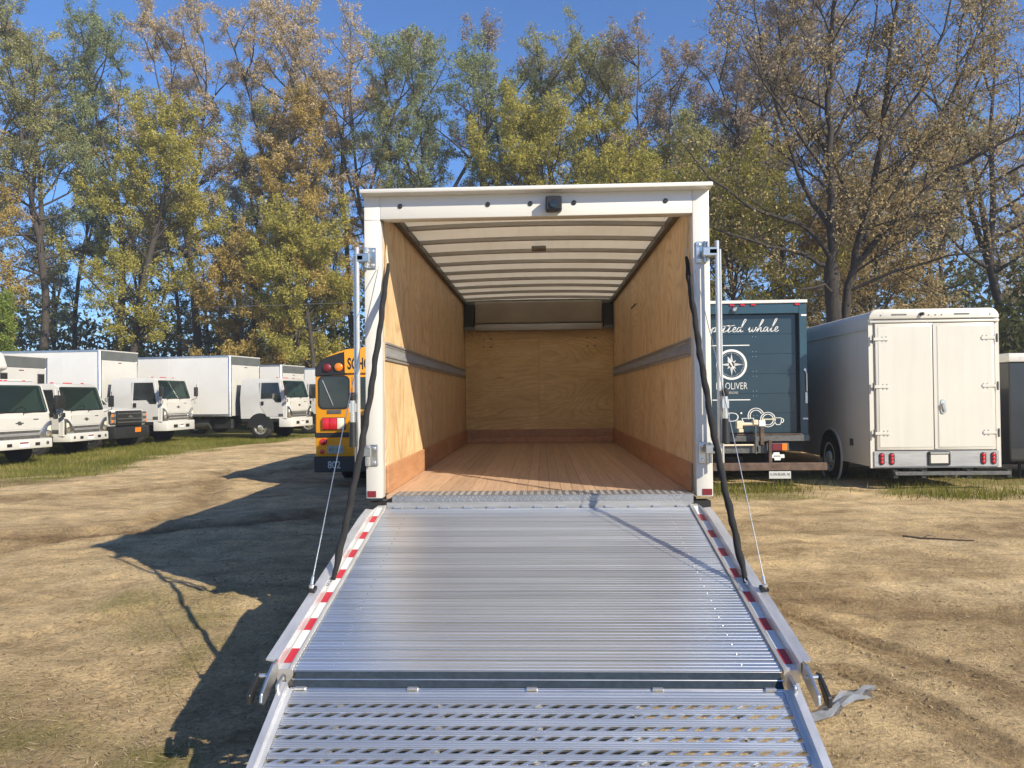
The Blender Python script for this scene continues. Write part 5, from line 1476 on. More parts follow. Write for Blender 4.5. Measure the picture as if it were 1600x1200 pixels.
# sill, underride frame, liftgate
N(MB().box(nx0, nx1, nyy - 0.06, nyy + 0.10, 0.80, 0.925), 'rear_sill', 'dark_steel', bevel=0.008)
N(MB().box(nx0 + 0.05, nx1 - 0.15, nyy - 0.075, nyy - 0.061, 0.925, 0.948), 'sill_edge', 'rust')
lg = N(MB().box(3.02, 5.02, nyy - 0.66, nyy - 0.52, 0.32, 0.455), 'liftgate_platform', 'rust', bevel=0.01)
N(MB().box(3.02, 5.02, nyy - 0.52, nyy - 0.08, 0.33, 0.36), 'platform_deck', 'dark_steel', lg)
N(MB().box(2.60, 4.08, nyy - 0.30, nyy - 0.18, 0.60, 0.74), 'torsion_beam', 'dark_steel', lg, bevel=0.01)
N(MB().tube([(2.6, nyy - 0.34, 0.755), (3.86, nyy - 0.34, 0.755)], 0.018, 8), 'pivot_bar', 'cream', lg)
N(MB().box(3.98, 4.05, nyy - 0.24, nyy - 0.17, 0.66, 1.12), 'lift_post', 'rust', lg, bevel=0.005)
N(MB().box(4.08, 4.14, nyy - 0.40, nyy - 0.33, 0.44, 0.84), 'lift_post', 'rust', lg, bevel=0.005)
N(MB().box(3.87, 3.93, nyy - 0.30, nyy - 0.20, 0.62, 0.90), 'lift_post', 'dark_steel', lg, bevel=0.01)
N(MB().box(3.95, 4.07, nyy - 0.26, nyy - 0.16, 1.085, 1.20), 'control_box', 'decal', lg, bevel=0.01)
N(MB().box(4.02, 4.26, nyy - 0.20, nyy - 0.15, 1.20, 1.225), 'control_arm', 'cream', lg, bevel=0.008)
cy = N(MB().tube([(3.60, nyy - 0.36, 1.135), (3.89, nyy - 0.36, 1.135)], 0.032, 14), 'cylinder_rod', 'cream', lg, smooth=True)
N(MB().box(3.51, 3.62, nyy - 0.41, nyy - 0.31, 1.05, 1.20), 'cylinder_head', 'cream', cy, bevel=0.012)
N(MB().box(3.54, 3.63, nyy - 0.43, nyy - 0.33, 0.985, 1.05), 'cylinder_foot', 'cream', cy, bevel=0.012)
N(MB().box(3.81, 3.90, nyy - 0.41, nyy - 0.31, 1.12, 1.215), 'cylinder_cap', 'cream', cy, bevel=0.012)
N(MB().tube([(3.86, nyy - 0.36, 0.60), (3.86, nyy - 0.36, 1.12)], 0.018, 8), 'lift_arm', 'dark_steel', lg)
tb = N(MB().box(4.12, 4.53, nyy - 0.12, nyy - 0.05, 0.625, 0.775), 'tail_lamp_housing', 'dark_steel', bevel=0.01)
N(MB().box(4.22, 4.39, nyy - 0.14, nyy - 0.121, 0.635, 0.765), 'tail_lamp', 'dark_red', tb, bevel=0.006)
N(MB().box(4.395, 4.49, nyy - 0.14, nyy - 0.121, 0.635, 0.765), 'tail_lamp', 'amber', tb, bevel=0.006)
for x in (3.03, 4.33):
    fl = N(MB().box(x - 0.32, x + 0.32, nyy + 1.1, nyy + 1.12, 0.20, 0.80), 'mud_flap', 'rubber')
em = MB().prism([(-0.135, -0.03), (-0.05, -0.03), (-0.045, -0.072), (0.06, -0.072), (0.07, -0.03), (0.135, -0.03), (0.13, 0.035), (0.05, 0.035), (0.045, 0.072), (-0.06, 0.072), (-0.07, 0.035), (-0.13, 0.035)], (4.26, nyy - 0.28, 0.545), ux, uz, 0, 0.004)
em = N(em, 'bowtie_badge', 'decal', lg)
N(MB().box(4.20, 4.32, nyy - 0.285, nyy - 0.281, 0.54, 0.556), 'badge_print', 'dark_steel', em)
wp = N(MB().box(3.99, 4.37, nyy - 0.70, nyy - 0.69, 0.185, 0.315), 'licence_strip', 'decal_grey', lg, bevel=0.003)
N(shift(text_mb('E-ON BLAIR, NJ', 0.33, 0.06, 0.01), (4.015, nyy - 0.7015, 0.225)), 'strip_lettering', 'chassis', wp)
ch_ = MB()
ch_.box(3.25, 3.35, nyy + 0.05, nyy + 9.0, 0.50, 0.80); ch_.box(4.15, 4.25, nyy + 0.05, nyy + 9.0, 0.50, 0.80)
ch_.tube([(2.8, nyy + 1.9, 0.46), (4.7, nyy + 1.9, 0.46)], 0.10, 10)
ch_.box(2.65, 4.85, nyy + 0.1, nyy + 0.2, 0.62, 0.79)
N(ch_, 'chassis', 'chassis')
for s, x in ((-1, nx0), (1, nx1)):
    for d in (0.16, 0.45):
        wheel(nav, x - s * d, nyy + 1.9, 0.46, 0.25, 'white', (s, 0, 0), NO)
    wheel(nav, x - s * 0.25, nyy + 7.6, 0.46, 0.26, 'white', (s, 0, 0), NO)
cb = MB().hexa([(nx0 + 0.1, nyy + 6.8, 0.7), (nx1 - 0.1, nyy + 6.8, 0.7), (nx1 - 0.1, nyy + 8.7, 0.7), (nx0 + 0.1, nyy + 8.7, 0.7), (nx0 + 0.2, nyy + 6.8, 2.5), (nx1 - 0.2, nyy + 6.8, 2.5), (nx1 - 0.2, nyy + 8.3, 2.5), (nx0 + 0.2, nyy + 8.3, 2.5)])
cb = N(cb, 'cab', 'white', bevel=0.08, seg=3)
N(MB().box(nx0 + 0.35, nx1 - 0.35, nyy + 6.78, nyy + 6.799, 1.6, 2.3), 'rear_window', 'glass', cb)

# ------------------------------------------------------------------ white moulded van body
VO = Vector((6.98, 16.2, 0))
van = empty('cargo_van', VO, 0, 'white moulded cargo van body with two hinged rear doors and grey tail strip', 'van')
def V(mb, name, mat, parent=van, **kw):
    mb.v = [(5.71 + (p[0] - 5.82) * 0.953, p[1], p[2] if p[2] < 0.45 else 0.45 + (p[2] - 0.45) * 0.975) for p in mb.v]
    return mb.build(name, mat, parent, off=VO, **kw)
vx0, vx1, vy, vz0, vz1 = 5.82, 8.15, 13.5, 0.37, 3.20
def shell_sec(g=0.0):
    r = 0.16
    p = [(vx0 + g, vz0 + g), (vx1 - g, vz0 + g)]
    for i in range(6): p.append((vx1 - g - r + r * math.cos(R(90 * i / 5)), vz1 - g - r + r * math.sin(R(90 * i / 5))))
    for i in range(6): p.append((vx0 + g + r + r * math.cos(R(90 + 90 * i / 5)), vz1 - g - r + r * math.sin(R(90 + 90 * i / 5))))
    return p
vb = V(MB().prism(shell_sec(0.015), (0, vy + 0.03, 0), ux, uz, -8.2, 0), 'body', 'white_van', bevel=0.02, seg=2)  # body drawn longer so its shade darkens the ground beyond
vb2 = MB()
a = shell_sec(0); b_ = shell_sec(0.075)
k = len(a)
# raised rear frame
vs_ = [(x, vy, z) for x, z in a] + [(x, vy, z) for x, z in b_] + [(x, vy + 0.045, z) for x, z in a] + [(x, vy + 0.045, z) for x, z in b_]
vb2.add(vs_, [(i, (i + 1) % k, (i + 1) % k + k, i + k) for i in range(k)] + [(i, i + 2 * k, (i + 1) % k + 2 * k, (i + 1) % k) for i in range(k)] + [(i + k, (i + 1) % k + k, (i + 1) % k + 3 * k, i + 3 * k) for i in range(k)])
V(vb2, 'rear_frame', 'white_van', vb, smooth=False)
cap = [p for p in shell_sec(0.004) if p[1] > 2.9]
cap = [(vx1 - 0.004, 3.025)] + cap + [(vx0 + 0.004, 3.025)]
tc = V(MB().prism(cap, (0, vy - 0.001, 0), ux, uz, 0.0, 0.035), 'top_cap', 'white_van', vb, bevel=0.012, seg=2)
V(MB().box(vx0 + 0.01, vx1 - 0.01, vy - 0.045, vy - 0.001, 2.955, 2.995), 'cap_moulding', 'white_van', vb, bevel=0.008, seg=2)
for x in (6.36, 7.48):
    V(MB().box(x - 0.135, x + 0.135, vy - 0.044, vy - 0.0365, 3.085, 3.11), 'cap_slot', 'dark_steel', tc, bevel=0.003)
V(MB().tube([(6.74, vy - 0.035, 3.10), (6.78, vy - 0.085, 3.105)], 0.03, 12), 'camera', 'black', tc)
for x in (6.89, 7.01, 7.12, 6.03, 7.98):
    V(MB().lathe([(0, 0.014), (0.006, 0.011)], (x, vy - 0.036, 3.085), (0, -1, 0), 10), 'marker_lamp', 'dark_steel', tc)
for j, (x0, x1) in enumerate(((5.93, 6.975), (6.985, 8.05))):
    d = V(MB().box(x0, x1, vy - 0.028, vy + 0.028, 0.685, 2.94), 'rear_door', 'white_van', van, bevel=0.008, seg=2)
    V(MB().box(x0 + 0.05, x1 - 0.05, vy - 0.033, vy - 0.0285, 0.735, 2.885), 'door_skin', 'white_van', d, bevel=0.0025)
    s = -1 if j == 0 else 1
    xh = vx0 + 0.065 if j == 0 else vx1 - 0.065
    for z in (2.66, 1.81, 0.98):
        h_ = V(MB().box(*sorted((xh, xh - s * 0.27)), vy - 0.046, vy - 0.034, z - 0.022, z + 0.03), 'strap_hinge', 'white_van', d, bevel=0.004)
        V(MB().lathe([(-0.075, 0.018), (0.075, 0.018)], (xh + s * 0.005, vy - 0.045, z), (0, 0, 1), 12), 'hinge_barrel', 'dark_steel', h_)
        q = MB()
        for dx in (0.17, 0.24):
            for dz in (-0.035, 0.045): q.lathe([(0, 0.012), (0.008, 0.009)], (xh - s * dx, vy - 0.034, z + dz), (0, -1, 0), 8)
        V(q, 'bolt', 'steel', h_)
    if j == 1:
        hp = V(MB().prism(rrect(0.10, 0.26, 0.045, 5), (7.12, vy - 0.033, 1.45), ux, uz, 0, 0.014), 'latch_plate', 'chrome', d, bevel=0.004)
        V(MB().prism(rrect(0.05, 0.16, 0.02, 4), (7.115, vy - 0.047, 1.43), (1, 0, 0.25), (-0.25, 0, 1), 0.0005, 0.03), 'latch_handle', 'steel', hp, bevel=0.008)
V(MB().box(6.955, 7.005, vy - 0.040, vy - 0.0335, 0.70, 2.93), 'door_seam_strip', 'white_van', van, bevel=0.004)
ts = V(MB().box(vx0 + 0.055, vx1 - 0.05, vy - 0.02, vy - 0.001, 0.385, 0.665), 'tail_strip', 'alu_dull', vb, bevel=0.006)
for x in (6.01, 6.19, 7.82, 8.00):
    tl = V(MB().prism(rrect(0.095, 0.215, 0.045, 5), (x, vy - 0.02, 0.53), ux, uz, 0.0005, 0.012), 'tail_lamp', 'black', ts)
    for z in (-0.062, 0.0, 0.062):
        V(MB().lathe([(0, 0.033), (0.01, 0.03), (0.016, 0.015)], (x, vy - 0.032, 0.53 + z), (0, -1, 0), 14), 'lamp_lens', 'red', tl, smooth=True)
lr = V(MB().prism(rrect(0.40, 0.25, 0.03), (7.03, vy - 0.02, 0.535), ux, uz, 0.0005, 0.022), 'licence_frame', 'black', ts, bevel=0.006)
V(MB().box(6.875, 7.185, vy - 0.046, vy - 0.0425, 0.45, 0.60), 'licence_blank', 'white_van', lr)
V(MB().box(6.86, 7.2, vy - 0.065, vy - 0.0425, 0.615, 0.645), 'licence_lamp', 'chrome', lr, bevel=0.005)
stp = V(MB().box(6.20, 8.25, vy - 0.12, vy - 0.02, 0.245, 0.31), 'rear_step', 'dark_steel', bevel=0.008)
for x in (6.22, 6.72, 7.52, 8.23):
    V(MB().box(x - 0.04, x + 0.04, vy - 0.10, vy + 0.1, 0.20, 0.335), 'step_bracket', 'chassis', stp)
# side: moulding crease, wheel arch, vent hatch
for s, x in ((-1, vx0), (1, vx1)):
    V(MB().tube([(x + s * -0.004, vy + 0.05, 2.85), (x + s * -0.004, vy + 8.1, 2.85)], 0.014, 8), 'side_moulding', 'white_van', vb)
    ar = [(0.53 * math.cos(R(a)), 0.44 + 0.53 * math.sin(R(a))) for a in range(-8, 189, 14)]
    ar = [(q, max(z, vz0 + 0.005)) for q, z in ar]
    V(MB().prism(ar, (x, vy + 1.85, 0), (0, -s, 0), uz, *((-0.3, -0.008) if False else (-0.01, 0.0))), 'wheel_well', 'chassis', vb)
    V(MB().ring(0.53, 0.575, (x, vy + 1.85, 0.44), (0, -s, 0), uz, -0.006, 0.02, 36), 'arch_lip', 'white_van', vb)
    wheel(van, (5.81 if s < 0 else 7.83), vy + 1.85, 0.42, 0.24, 'white_van', (s, 0, 0), VO, rim_r=0.68)
    wheel(van, (5.81 if s < 0 else 7.83), vy + 8.9, 0.42, 0.24, 'white_van', (s, 0, 0), VO, rim_r=0.68)
hb = V(MB().box(vx0 - 0.012, vx0 + 0.002, vy + 0.66, vy + 0.88, 0.69, 0.88), 'vent_hatch', 'white_van', vb, bevel=0.005)
V(MB().box(vx0 - 0.016, vx0 - 0.0125, vy + 0.69, vy + 0.85, 0.72, 0.85), 'hatch_recess', 'dark_steel', hb)
cb = MB().hexa([(vx0 + 0.15, vy + 8.3, 0.5), (vx1 - 0.15, vy + 8.3, 0.5), (vx1 - 0.2, vy + 10.4, 0.5), (vx0 + 0.2, vy + 10.4, 0.5), (vx0 + 0.25, vy + 8.3, 2.3), (vx1 - 0.25, vy + 8.3, 2.3), (vx1 - 0.3, vy + 9.2, 2.3), (vx0 + 0.3, vy + 9.2, 2.3)])
V(cb, 'cab', 'white_van', bevel=0.1, seg=3)
ch_ = MB(); ch_.box(6.45, 6.55, vy + 0.1, vy + 10.2, 0.28, 0.36); ch_.box(7.42, 7.52, vy + 0.1, vy + 10.2, 0.28, 0.36); ch_.tube([(6.0, vy + 1.85, 0.42), (7.97, vy + 1.85, 0.42)], 0.08, 10)
V(ch_, 'chassis', 'chassis')

# ------------------------------------------------------------------ black enclosed trailer
KO = Vector((10.4, 16.5, 0))
trl = empty('cargo_trailer', KO, 0, 'black enclosed trailer with white roof edge at the right edge', 'trailer')
def K(mb, name, mat, parent=trl, **kw):
    return mb.build(name, mat, parent, off=KO, **kw)
kx0, kx1, ky = 8.75, 14.5, 14.6
kb = K(MB().box(kx0, kx1, ky, ky + 2.3, 0.36, 2.22), 'body', 'trailer_black', bevel=0.02)
xs_ = np.linspace(kx0 + 0.01, kx1 - 0.01, 6)
for i in range(5):
    K(MB().box(xs_[i] + 0.003, xs_[i + 1] - 0.003, ky - 0.006, ky - 0.0005, 0.62, 2.20), 'side_panel', 'trailer_black', kb, bevel=0.002)
K(MB().box(kx0 - 0.01, kx1 + 0.01, ky - 0.02, ky + 2.32, 2.222, 2.39), 'roof_edge', 'white', kb, bevel=0.03, seg=2)
K(MB().box(kx0, kx1, ky - 0.012, ky - 0.0005, 0.40, 0.60), 'bottom_rail', 'chassis', kb, bevel=0.004)
for i in range(12):
    K(MB().lathe([(0, 0.012), (0.005, 0.009)], (kx0 + 0.2 + i * 0.45, ky - 0.02, 2.30), (0, -1, 0), 8), 'rivet', 'steel', kb)
for x in (11.2, 12.1):
    wheel(trl, x, ky + 0.16, 0.36, 0.22, 'steel', (0, -1, 0), KO)
    wheel(trl, x, ky + 2.14, 0.36, 0.22, 'steel', (0, 1, 0), KO)
K(MB().box(10.7, 12.6, ky - 0.10, ky - 0.015, 0.70, 0.76), 'fender', 'chassis', kb)
ch_ = MB(); ch_.box(kx0 + 0.1, kx1 + 1.2, ky + 0.5, ky + 0.6, 0.26, 0.358); ch_.box(kx0 + 0.1, kx1 + 1.2, ky + 1.7, ky + 1.8, 0.26, 0.358)
ch_.tube([(11.2, ky + 0.2, 0.36), (11.2, ky + 2.1, 0.36)], 0.05, 8); ch_.tube([(12.1, ky + 0.2, 0.36), (12.1, ky + 2.1, 0.36)], 0.05, 8)
ch_.tube([(kx1 + 1.1, ky + 1.15, 0.0), (kx1 + 1.1, ky + 1.15, 0.6)], 0.04, 10)
for x in (kx0 + 0.4,): ch_.tube([(x, ky + 0.4, 0), (x, ky + 0.4, 0.36)], 0.03, 8); ch_.tube([(x, ky + 1.9, 0), (x, ky + 1.9, 0.36)], 0.03, 8)
K(ch_, 'chassis', 'chassis')

# ------------------------------------------------------------------ small things on the ground
pts = [(1.18, 3.82), (1.34, 3.95), (1.46, 4.03), (1.56, 4.15), (1.66, 4.26), (1.74, 4.30), (1.80, 4.37), (1.88, 4.44)]
wd = [0.05, 0.055, 0.06, 0.03, 0.045, 0.065, 0.03, 0.008]
mb = MB(); vs_ = []
for i, ((x, y), w_) in enumerate(zip(pts, wd)):
    d = Vector((0.8, 0.75, 0)).normalized(); nrm = Vector((-d.y, d.x, 0))
    z = float(ground_height(np.array([x]), np.array([y]))[0][0]) + 0.012 + 0.012 * abs(math.sin(i * 1.9))
    for j in range(5):
        t = (j - 2) / 2
        vs_.append(Vector((x, y, z)) + nrm * t * w_ + Vector((0, 0, 0.014 * math.sin(j * 2.2 + i * 1.3) + 0.01)))
k = len(pts)
mb.add(vs_, [(i * 5 + j, i * 5 + j + 1, i * 5 + j + 6, i * 5 + j + 5) for i in range(k - 1) for j in range(4)])
tag(mb.build('plastic_strip', 'film', smooth=True), 'crumpled grey plastic strip lying on the dirt beside the ramp', 'plastic strip')
def stick(path, r, label):
    pz = [(x, y, float(ground_height(np.array([x]), np.array([y]))[0][0]) + r * 0.7 + dz) for x, y, dz in path]
    mb = MB().tube(pz, [r * (1 - 0.6 * i / (len(pz) - 1)) for i in range(len(pz))], 7)
    a, b_ = Vector(pz[1]), Vector(pz[2])
    mb.tube([a, a + (b_ - a) * 0.6 + Vector((0.02, 0.07, 0.02)), a + (b_ - a) * 1.2 + Vector((0.05, 0.13, 0.0))], [r * 0.6, r * 0.4, r * 0.2], 6)
    tag(mb.build('stick', 'twig', smooth=True), label, 'stick')
stick([(4.20, 9.10, 0.0), (4.36, 8.98, 0.006), (4.48, 8.93, 0.004), (4.66, 8.78, 0.002), (4.80, 8.70, 0)], 0.014, 'longer dark broken stick lying on the dirt in front of the white van')
stick([(6.75, 9.75, 0.0), (6.92, 9.72, 0.01), (7.05, 9.76, 0.01), (7.2, 9.7, 0)], 0.02, 'short dark stick on the dirt at the right edge')

# ------------------------------------------------------------------ trees
def unit(v):
    return v / (np.linalg.norm(v) + 1e-9)

class Tree:
    def __init__(s, seed):
        s.r = np.random.default_rng(seed)
        s.lines = []      # (points, radii, sides)
        s.twigs = []      # (points, radius of leaf scatter)
    def line(s, p, d, L, r0, r1, wob, up, seg=0.7, sides=5):
        n = max(2, int(L / seg))
        pts = [np.array(p, float)]; d = unit(np.array(d, float))
        for i in range(n):
            d = unit(d + s.r.normal(0, wob, 3) + np.array([0, 0, up]))
            pts.append(pts[-1] + d * L / n)
        pts = np.array(pts)
        s.lines.append((pts, np.linspace(r0, r1, n + 1), sides))
        return pts, d
    def spray(s, pts, r, lvl, L, spread, n_kids, maxlvl, up=0.03, t0=0.25):
        """side shoots along a limb"""
        for k in range(n_kids):
            t = t0 + (1 - t0) * (k + s.r.uniform(0.1, 0.9)) / n_kids
            f = t * (len(pts) - 1); i = min(int(f), len(pts) - 2)
            p = pts[i] + (pts[i + 1] - pts[i]) * (f - i)
            d0 = unit(pts[i + 1] - pts[i])
            side = s.r.normal(0, 1, 3); side[2] = side[2] * 0.6 + 0.25
            side = unit(side - d0 * (side @ d0))
            d = unit(d0 * s.r.uniform(0.45, 0.95) + side * spread)
            l = L * (1.15 - 0.6 * t) * s.r.uniform(0.7, 1.25)
            rr = max(0.007, r * (1 - 0.6 * t) * 0.5)
            q, _ = s.line(p, d, l, rr, rr * 0.35, 0.13, up, 0.65 if lvl < maxlvl else 1.1, 4 if lvl < maxlvl else 3)
            if lvl < maxlvl:
                s.spray(q, rr, lvl + 1, l * 0.55, spread * 0.95, max(3, int(n_kids * 0.75)), maxlvl, up)
                s.twigs.append((q[len(q) // 2:], 0.30))
            else:
                s.twigs.append((q, 0.30))
    def bark_mesh(s, off):
        V_ = []; F_ = []; base = 0
        for pts, rad, n in s.lines:
            k = len(pts)
            d = np.gradient(pts, axis=0); d /= np.linalg.norm(d, axis=1, keepdims=True) + 1e-9
            ref = np.array([0.31, 0.17, 0.93]) if abs(d[0][2]) < 0.9 else np.array([1.0, 0.1, 0])
            a = np.cross(d, ref); a /= np.linalg.norm(a, axis=1, keepdims=True) + 1e-9
            b_ = np.cross(d, a)
            t = np.arange(n) * 2 * np.pi / n
            v = pts[:, None] + (a[:, None] * np.cos(t)[None, :, None] + b_[:, None] * np.sin(t)[None, :, None]) * rad[:, None, None]
            V_.append(v.reshape(-1, 3))
            i = np.arange(k - 1)[:, None] * n; j = np.arange(n)[None]; j2 = (j + 1) % n
            F_.append((np.stack([i + j, i + j2, i + n + j2, i + n + j], -1) + base).reshape(-1, 4))
            base += k * n
        V_ = np.concatenate(V_) - np.array(off); F_ = np.concatenate(F_)
        me = bpy.data.meshes.new('trunk')
        me.vertices.add(len(V_)); me.vertices.foreach_set('co', V_.astype(np.float32).ravel())
        me.loops.add(F_.size); me.loops.foreach_set('vertex_index', F_.astype(np.int32).ravel())
        me.polygons.add(len(F_)); me.polygons.foreach_set('loop_start', (np.arange(len(F_)) * 4).astype(np.int32))
        me.polygons.foreach_set('use_smooth', np.ones(len(F_), bool))
        me.update()
        return me
    def leaf_arrays(s, per_m, size, off, droop=0.0, clump=0.55, zmin=None):
        P_ = []; T_ = []
        for pts, sc_ in s.twigs:
            L = np.linalg.norm(np.diff(pts, axis=0), axis=1).sum()
            n = s.r.poisson(per_m * L)
            if n == 0: continue
            # leaves sit in bunches at nodes on the twig
            nb = max(1, int(L / 0.28))
            node = s.r.uniform(0.15, 1.0, nb)
            t = np.where(s.r.uniform(0, 1, n) < clump, node[s.r.integers(0, nb, n)], s.r.uniform(0.1, 1, n))
            f = t * (len(pts) - 1); i = np.minimum(f.astype(int), len(pts) - 2)
            p = pts[i] + (pts[i + 1] - pts[i]) * (f - i)[:, None] + s.r.normal(0, sc_ * 0.42, (n, 3)) - np.array([0, 0, droop])
            P_.append(p); T_.append(np.full(n, s.r.normal(0, 0.13)))
        P_ = np.concatenate(P_); T_ = np.concatenate(T_)
        n = len(P_)
        a = s.r.normal(0, 1, (n, 3)); a[:, 2] -= droop * 6; a /= np.linalg.norm(a, axis=1, keepdims=True)
        b_ = np.cross(a, s.r.normal(0, 1, (n, 3))); b_ /= np.linalg.norm(b_, axis=1, keepdims=True)
        sz = size * s.r.uniform(0.55, 1.45, n)[:, None]
        v = np.stack([P_ - a * sz * 0.5, P_ + b_ * sz * 0.36 - a * sz * 0.05, P_ + a * sz * 0.5, P_ - b_ * sz * 0.27 + a * sz * 0.05], 1) - np.array(off)
        tint = np.clip(0.5 + T_ + s.r.normal(0, 0.2, n), 0, 1)
        return v, tint

def finish_tree(t, name, base, leaf, label, group, per_m, size, bark='bark', droop=0.0, clump=0.55, tri=True):
    root = empty(name, base, 0, label, 'tree', group)
    me = t.bark_mesh(base); me.materials.append(M[bark])
    o = bpy.data.objects.new('trunk', me); COL.objects.link(o); o.parent = root
    v, tint = t.leaf_arrays(per_m, size, base, droop, clump)
    if tri:
        v = v[:, :3]
    mesh_from_arrays('crown', v, 3 if tri else 4, leaf, tint, root)
    return root

DENSE = 2.55
def forest_tree(seed, x, y, H, cb, spread, leaf, label, trunk_r=0.24, fork=0.5, lean=(0, 0), limbs=20, per_m=26, size=0.15, name='forest_tree', bark='bark', limb_up=0.06, group='trees along the back of the lot', droop=0.0, kids=6, lowtwigs=4):
    t = Tree(seed); r = t.r
    base = np.array([x, y, -0.05])
    # trunk, with one to three leaders above the fork
    p1, d1 = t.line(base, (lean[0], lean[1], 1), H * fork, trunk_r, trunk_r * 0.62, 0.035, 0.02, 1.0, 9)
    leaders = []
    nl = 1 if fork > 0.75 else int(r.integers(2, 4))
    for i in range(nl):
        a = r.uniform(0, 6.28) if nl > 1 else 0
        ang = r.uniform(0.13, 0.30) if nl > 1 else 0.03
        d = unit(d1 + np.array([math.cos(a + i * 6.28 / nl) * ang, math.sin(a + i * 6.28 / nl) * ang * 0.7, 0]))
        q, _ = t.line(p1[-1], d, H * (1 - fork) * r.uniform(0.82, 1.0), trunk_r * (0.60 if nl > 1 else 0.62), 0.02, 0.06, 0.03, 0.8, 7)
        leaders.append(q)
    path = [p1] + leaders
    for i in range(limbs):
        z = cb + (0.99 - cb) * ((i + r.uniform(0, 1)) / limbs)
        zz_ = z * H
        cand = [q for q in path if q[0][2] - 0.1 <= zz_ <= q[-1][2]]
        if not cand: cand = leaders
        q = cand[int(r.integers(0, len(cand)))]
        k = int(np.argmin(abs(q[:, 2] - zz_))); k = min(k, len(q) - 2)
        p = q[k] + (q[k + 1] - q[k]) * r.uniform(0, 1)
        u = (z - cb) / (1 - cb)
        L = spread * (0.62 + 0.55 * math.sin(math.pi * min(1, 0.1 + u * 0.85))) * (1 - 0.22 * u) * r.uniform(0.65, 1.25)
        a = r.uniform(0, 6.28)
        el = 0.20 + 0.68 * u + r.uniform(-0.2, 0.3)
        d = (math.cos(a) * math.cos(el), math.sin(a) * math.cos(el), math.sin(el))
        rr = trunk_r * (0.34 - 0.2 * u)
        ql, _ = t.line(p, d, L, rr, rr * 0.25, 0.10, limb_up, 0.6, 5)
        t.spray(ql, rr, 2, L * 0.44, 0.85, kids, 3, 0.04)
        t.twigs.append((ql[len(ql) // 2:], 0.3))
    for q in leaders:
        t.spray(q, 0.06, 2, 1.7, 0.75, 8, 3, 0.06, 0.35)
    # thin dead side shoots on the bare trunk
    for i in range(lowtwigs):
        k = int(r.integers(1, len(p1) - 1)); a = r.uniform(0, 6.28)
        t.line(p1[k], (math.cos(a), math.sin(a), r.uniform(0, .6)), r.uniform(0.8, 2.2), 0.03, 0.008, 0.12, 0.02, 0.5, 4)
    return finish_tree(t, name, base, leaf, label, group, per_m * DENSE, size * 0.98, bark, droop)

